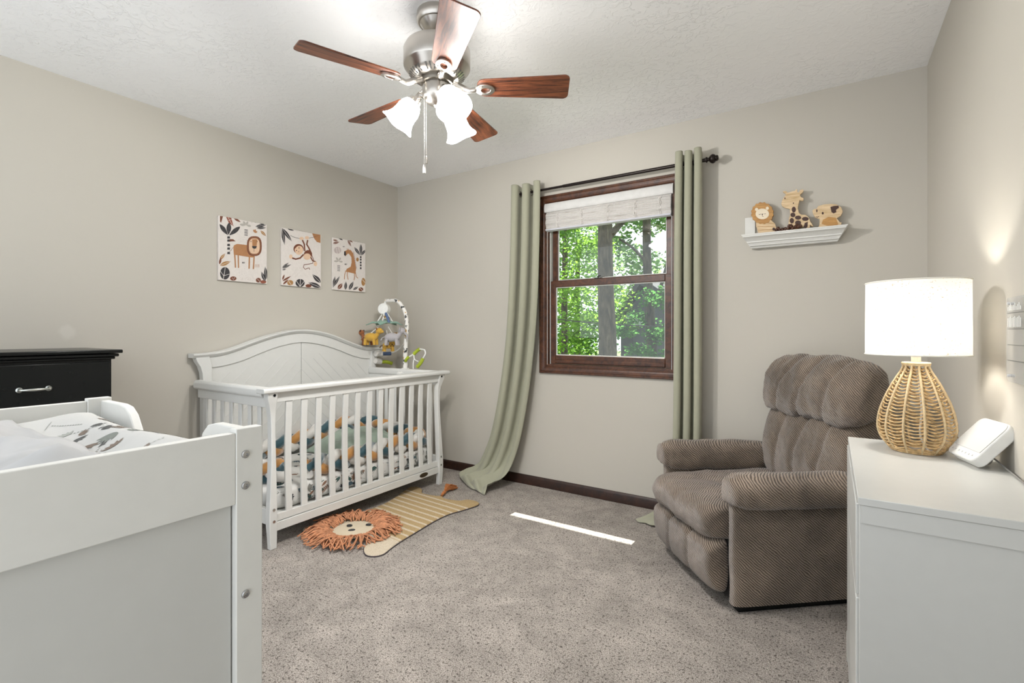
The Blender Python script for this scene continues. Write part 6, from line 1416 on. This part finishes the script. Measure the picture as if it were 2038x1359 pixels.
# ------------------------------------------------------------ picture ledge with wooden animals
sh = thing('wall_shelf', 'small white moulded ledge shelf on the back wall right of the window', 'shelf', (3.10, -.05, 1.61))
SHZ = 1.685
prof = [(-.004,1.612),(-.040,1.612),(-.046,1.622),(-.058,1.622),(-.060,1.630),(-.066,1.638),(-.072,1.640),(-.072,1.646),(-.084,1.660),(-.094,1.667),(-.100,1.669),(-.100,1.676),(-.102,1.678),(-.100,SHZ),(-.004,SHZ)]
# the ends are mitred inwards towards the bottom
b = MB(); vs = []
for s in (0, 1):
    for y, z in prof:
        ins = (SHZ-z)*.62
        vs.append(((2.848+ins) if s == 0 else (3.347-ins), y, z))
n = len(prof); b.add(vs, [tuple(range(n)), tuple(range(n,2*n))]+[(i,(i+1)%n,n+(i+1)%n,n+i) for i in range(n)])
b.build('ledge', WHITE2, sh, ang=30)
MB().box(2.857, -.010, SHZ-.01, 3.338, -.001, 1.700).box(2.857, -.012, SHZ-.01, 2.91, -.001, 1.795).build('back_board', WHITE2, sh, bevel=.001)
PINE = wood('pale_pine', (.52,.35,.17), (.80,.62,.40), .5, (2,2,16), 5)
HONEY = wood('honey_stained_pine', (.33,.15,.035), (.60,.33,.10), .5, (2,2,16), 5)
CREAMW = plain('cream_paint', (.78,.68,.52), .5); CHOC = plain('chocolate_paint', (.055,.020,.012), .5)
mats = {'body': PINE, 'mane': HONEY, 'face': CREAMW, 'ear': HONEY, 'nose': CHOC, 'mouth': CHOC, 'eye': CHOC, 'tail_tuft': CHOC, 'groove': HONEY, 'patch': CHOC, 'heart': CHOC, 'tusk': CHOC}
dep = {'body': -.050, 'mane': -.0515, 'face': -.0525}
def toy(name, label, data):
    t = thing(name, label, 'wooden figure', (data[0][1][0][0] if False else pts_of(data[0][1])[0][0], -.043, SHZ), 0, 'wooden safari figures on the ledge shelf')
    zmin = min(z for x, z in pts_of(data[0][1])); dz = SHZ-zmin+.0002
    groups = {}
    for nm, s in data: groups.setdefault(nm, []).append(pts_of(s))
    for nm, L_ in groups.items():
        for P in (L_ if nm in ('eye', 'ear', 'patch') else [None]):
            b = MB(); f_ = dep.get(nm, -.0515 if 'face' not in groups else -.0532)
            for Q in ([P] if P else L_): b.prism([(x, z+dz) for x, z in Q], f_, -.036 if nm in ('body', 'mane') else f_+.002, 'y')
            b.build({'patch': 'coat_patch'}.get(nm, nm), mats[nm] if not (nm == 'ear' and 'mane' in groups) else CREAMW, t, bevel=.0008 if nm in ('body','mane') else 0)
toy('wooden_lion', 'flat pine lion figure with honey brown mane, leftmost on the wall shelf', TOY_LION)
toy('wooden_giraffe', 'tall flat pine giraffe figure with dark brown patches, middle of the wall shelf', TOY_GIRAFFE)
toy('wooden_elephant', 'flat pine elephant figure with a dark brown heart, rightmost on the wall shelf', TOY_ELEPHANT)
BEAD = wood('dark_walnut_bead', (.035,.012,.007), (.12,.045,.022), .35)
bd = thing('bead_string', 'string of dark brown wooden beads heaped at the feet of the wooden giraffe', 'bead string', (3.07, -.08, SHZ))
bpts = [(3.022,-.083,0),(3.036,-.080,.0),(3.030,-.074,.010),(3.052,-.082,0),(3.066,-.084,.002),(3.080,-.080,.004),(3.092,-.074,.012),(3.083,-.068,.018),(3.100,-.084,.0),(3.112,-.076,.008),(3.118,-.070,.016),(3.126,-.080,.004),(3.137,-.076,.010)]
for i, (x, y, z) in enumerate(bpts):
    ax = Vector((math.cos(i*1.3), .4*math.sin(i*2.1), .3*math.sin(i))).normalized()
    MB().lathe([(0,-.0065),(.0065,-.0065),(.0095,-.003),(.0095,.003),(.0065,.0065),(0,.0065)], (x,y,SHZ+.0095+z), 16, ax).build('bead', BEAD, bd)
MB().tube([(x,y,SHZ+.0095+z) for x,y,z in bpts], .0012, 5).build('string', BEAD, bd)

# ------------------------------------------------------------ lion rug
rg = thing('lion_rug', 'flat woven lion rug with ochre stripes, yarn mane and face, lying beside the crib', 'rug', (1.05, -1.0, 0))
def m_rug():
    t = NT('striped_wool_rug'); g = t.new('ShaderNodeNewGeometry').outputs['Position']
    dm = t.new('ShaderNodeVectorMath', operation='DOT_PRODUCT'); t.L(g, dm.inputs[0]); dm.inputs[1].default_value = (.07,.9975,0)
    s = t.math('ADD', dm.outputs['Value'], t.math('MULTIPLY', t.noise(g, 18, 3), .008))
    # cream stripes every 5.5 cm between the hind and fore legs, on ochre
    fr = t.math('FRACT', t.math('MULTIPLY', t.math('ADD', s, 2), 17.5))
    st = t.ramp(fr, [(.0, 1), (.20, 1), (.30, 0), (.92, 0), (1, 1)])
    rng = t.ramp(t.math('ADD', s, 2), [(0, 0), (.5, 0)])
    msk = t.math('MULTIPLY', t.math('LESS_THAN', s, -.55), t.math('GREATER_THAN', s, -1.16))
    f = t.noise(g, 210, 3, .7)
    och = t.ramp(f, [(.3, (.33,.225,.10)), (.7, (.52,.38,.20))]); crm = t.ramp(f, [(.3, (.46,.38,.27)), (.7, (.70,.61,.48))])
    front = t.math('LESS_THAN', s, -1.15)
    c = t.mix(t.math('MULTIPLY', st, msk), och, crm); c = t.mix(front, c, crm)
    hind = t.math('LENGTH', 0) if False else None
    t.color(c); t.bump(f, .8, .004); return t.set(Roughness=1)
RUG = m_rug()
ROUT = [(.763,-1.446),(.739,-1.41),(.756,-1.319),(.814,-1.15),(.824,-.948),(.808,-.834),(.749,-.659),(.719,-.562),(.758,-.523),(.823,-.545),(.885,-.605),(.985,-.597),(1.039,-.580),(1.091,-.602),(1.195,-.581),(1.225,-.535),(1.30,-.528),(1.345,-.570),(1.32,-.695),(1.291,-.795),(1.29,-.928),(1.308,-1.072),(1.331,-1.246),(1.352,-1.337),(1.367,-1.396),(1.343,-1.438),(1.291,-1.445),(1.219,-1.392),(1.15,-1.30),(.90,-1.34),(.83,-1.42),(.80,-1.447)]
ro = closed(ROUT, 128)
b = MB(); b.prism(ro, .001, .011, 'z'); b.build('rug_body', RUG, rg, bevel=.004, ang=50)
b = MB().tube([(x, y, .003) for x, y in ro], .0035, 6, closed=True); b.build('bound_edge', plain('dark_binding', (.05,.04,.045), .9), rg)
FC = Vector((1.0, -1.285))
CRM = m_fabric('cream_yarn_pile', (.64,.55,.41), (.45,.36,.24), 250, .8, 1.0)
def face(u, v):
    r = .128*v; a = 2*PI*u; return (FC.x+r*math.cos(a)*1.0, FC.y+r*math.sin(a), .012+.012*(1-v**4)+.0015*mnoise.noise(Vector((r*math.cos(a)*60, r*math.sin(a)*60, 0))))
MB().grid(48, 12, face, cu=True).build('lion_face', CRM, rg, ang=90)
INK = plain('charcoal_yarn', (.045,.045,.045), 1.0)
fwd = Vector((.47,-.88)).normalized()      # nose direction, away from the body
# face features: two eyes and a nose
def spot(nm, x, y, rx, ry, rot, ring=False):
    M3 = R3('Z', rot)
    if ring:
        pts = [Vector((x,y,.027))+M3@Vector((rx*math.cos(a), ry*math.sin(a), 0)) for a in [2*PI*i/20 for i in range(20)]]
        bb = MB().tube(pts, .0035, 6, closed=True); bb.ell((x,y,.025), (rx*.5,ry*.5,.003))
    else: bb = MB().ell((x,y,.0245), (rx,ry,.0045), M3)
    return bb.build(nm, INK, rg)
spot('eye', .965, -1.285, .014, .011, .3, True); spot('eye', 1.045, -1.215, .013, .009, .6, True); spot('nose', 1.022, -1.315, .020, .013, .75)
YARN = plain('terracotta_yarn', (.50,.225,.115), .95, var=.30, vs=40)
b = MB(); ry = random.Random(21)
for i in range(280):
    a = ry.uniform(0, 2*PI); lay = ry.random(); r0 = .105+.05*lay; L_ = ry.uniform(.10, .165); jit = ry.uniform(-.35, .35)
    p0 = FC+Vector((math.cos(a), math.sin(a)))*r0; z0 = .016+.006*lay; pts = []
    for k in range(7):
        t_ = k/6; aa = a+jit*t_+.10*math.sin(3*t_+i); rr = r0+L_*t_*(1-.12*t_)
        h = z0+.024*math.sin(PI*min(1, t_*1.25))*(1-.3*t_)+.010*lay*(1-t_)
        pts.append((FC.x+rr*math.cos(aa), FC.y+rr*math.sin(aa), max(.0045, h)))
    b.tube(pts, .0040, 5)
o = b.build('yarn_mane', YARN, rg, ang=80); 
# tail tassel
TAS = plain('orange_tassel_yarn', (.42,.15,.045), .95, var=.25, vs=60)
b = MB(); T0 = Vector((1.035,-.575,.010)); T1 = Vector((1.012,-.520,.016)); b.tube([T0, (T0+T1)/2+Vector((0,0,.004)), T1], [.008,.010,.013], 9)
for i in range(110):
    an = ry.uniform(-.30, .30)*(1 if i % 3 else .5); L_ = ry.uniform(.095, .14); d = Vector((-.25,.97,0)); d = Matrix.Rotation(an, 3, 'Z')@d; zz = ry.uniform(.0, .034)
    b.tube([T1+Vector((0,0,zz*.3)), T1+d*L_*.5+Vector((0,0,.004+zz)), T1+d*L_+Vector((0,0,-.009+zz*.5))], .0032, 5)
b.build('tail_tassel', TAS, rg, ang=80)
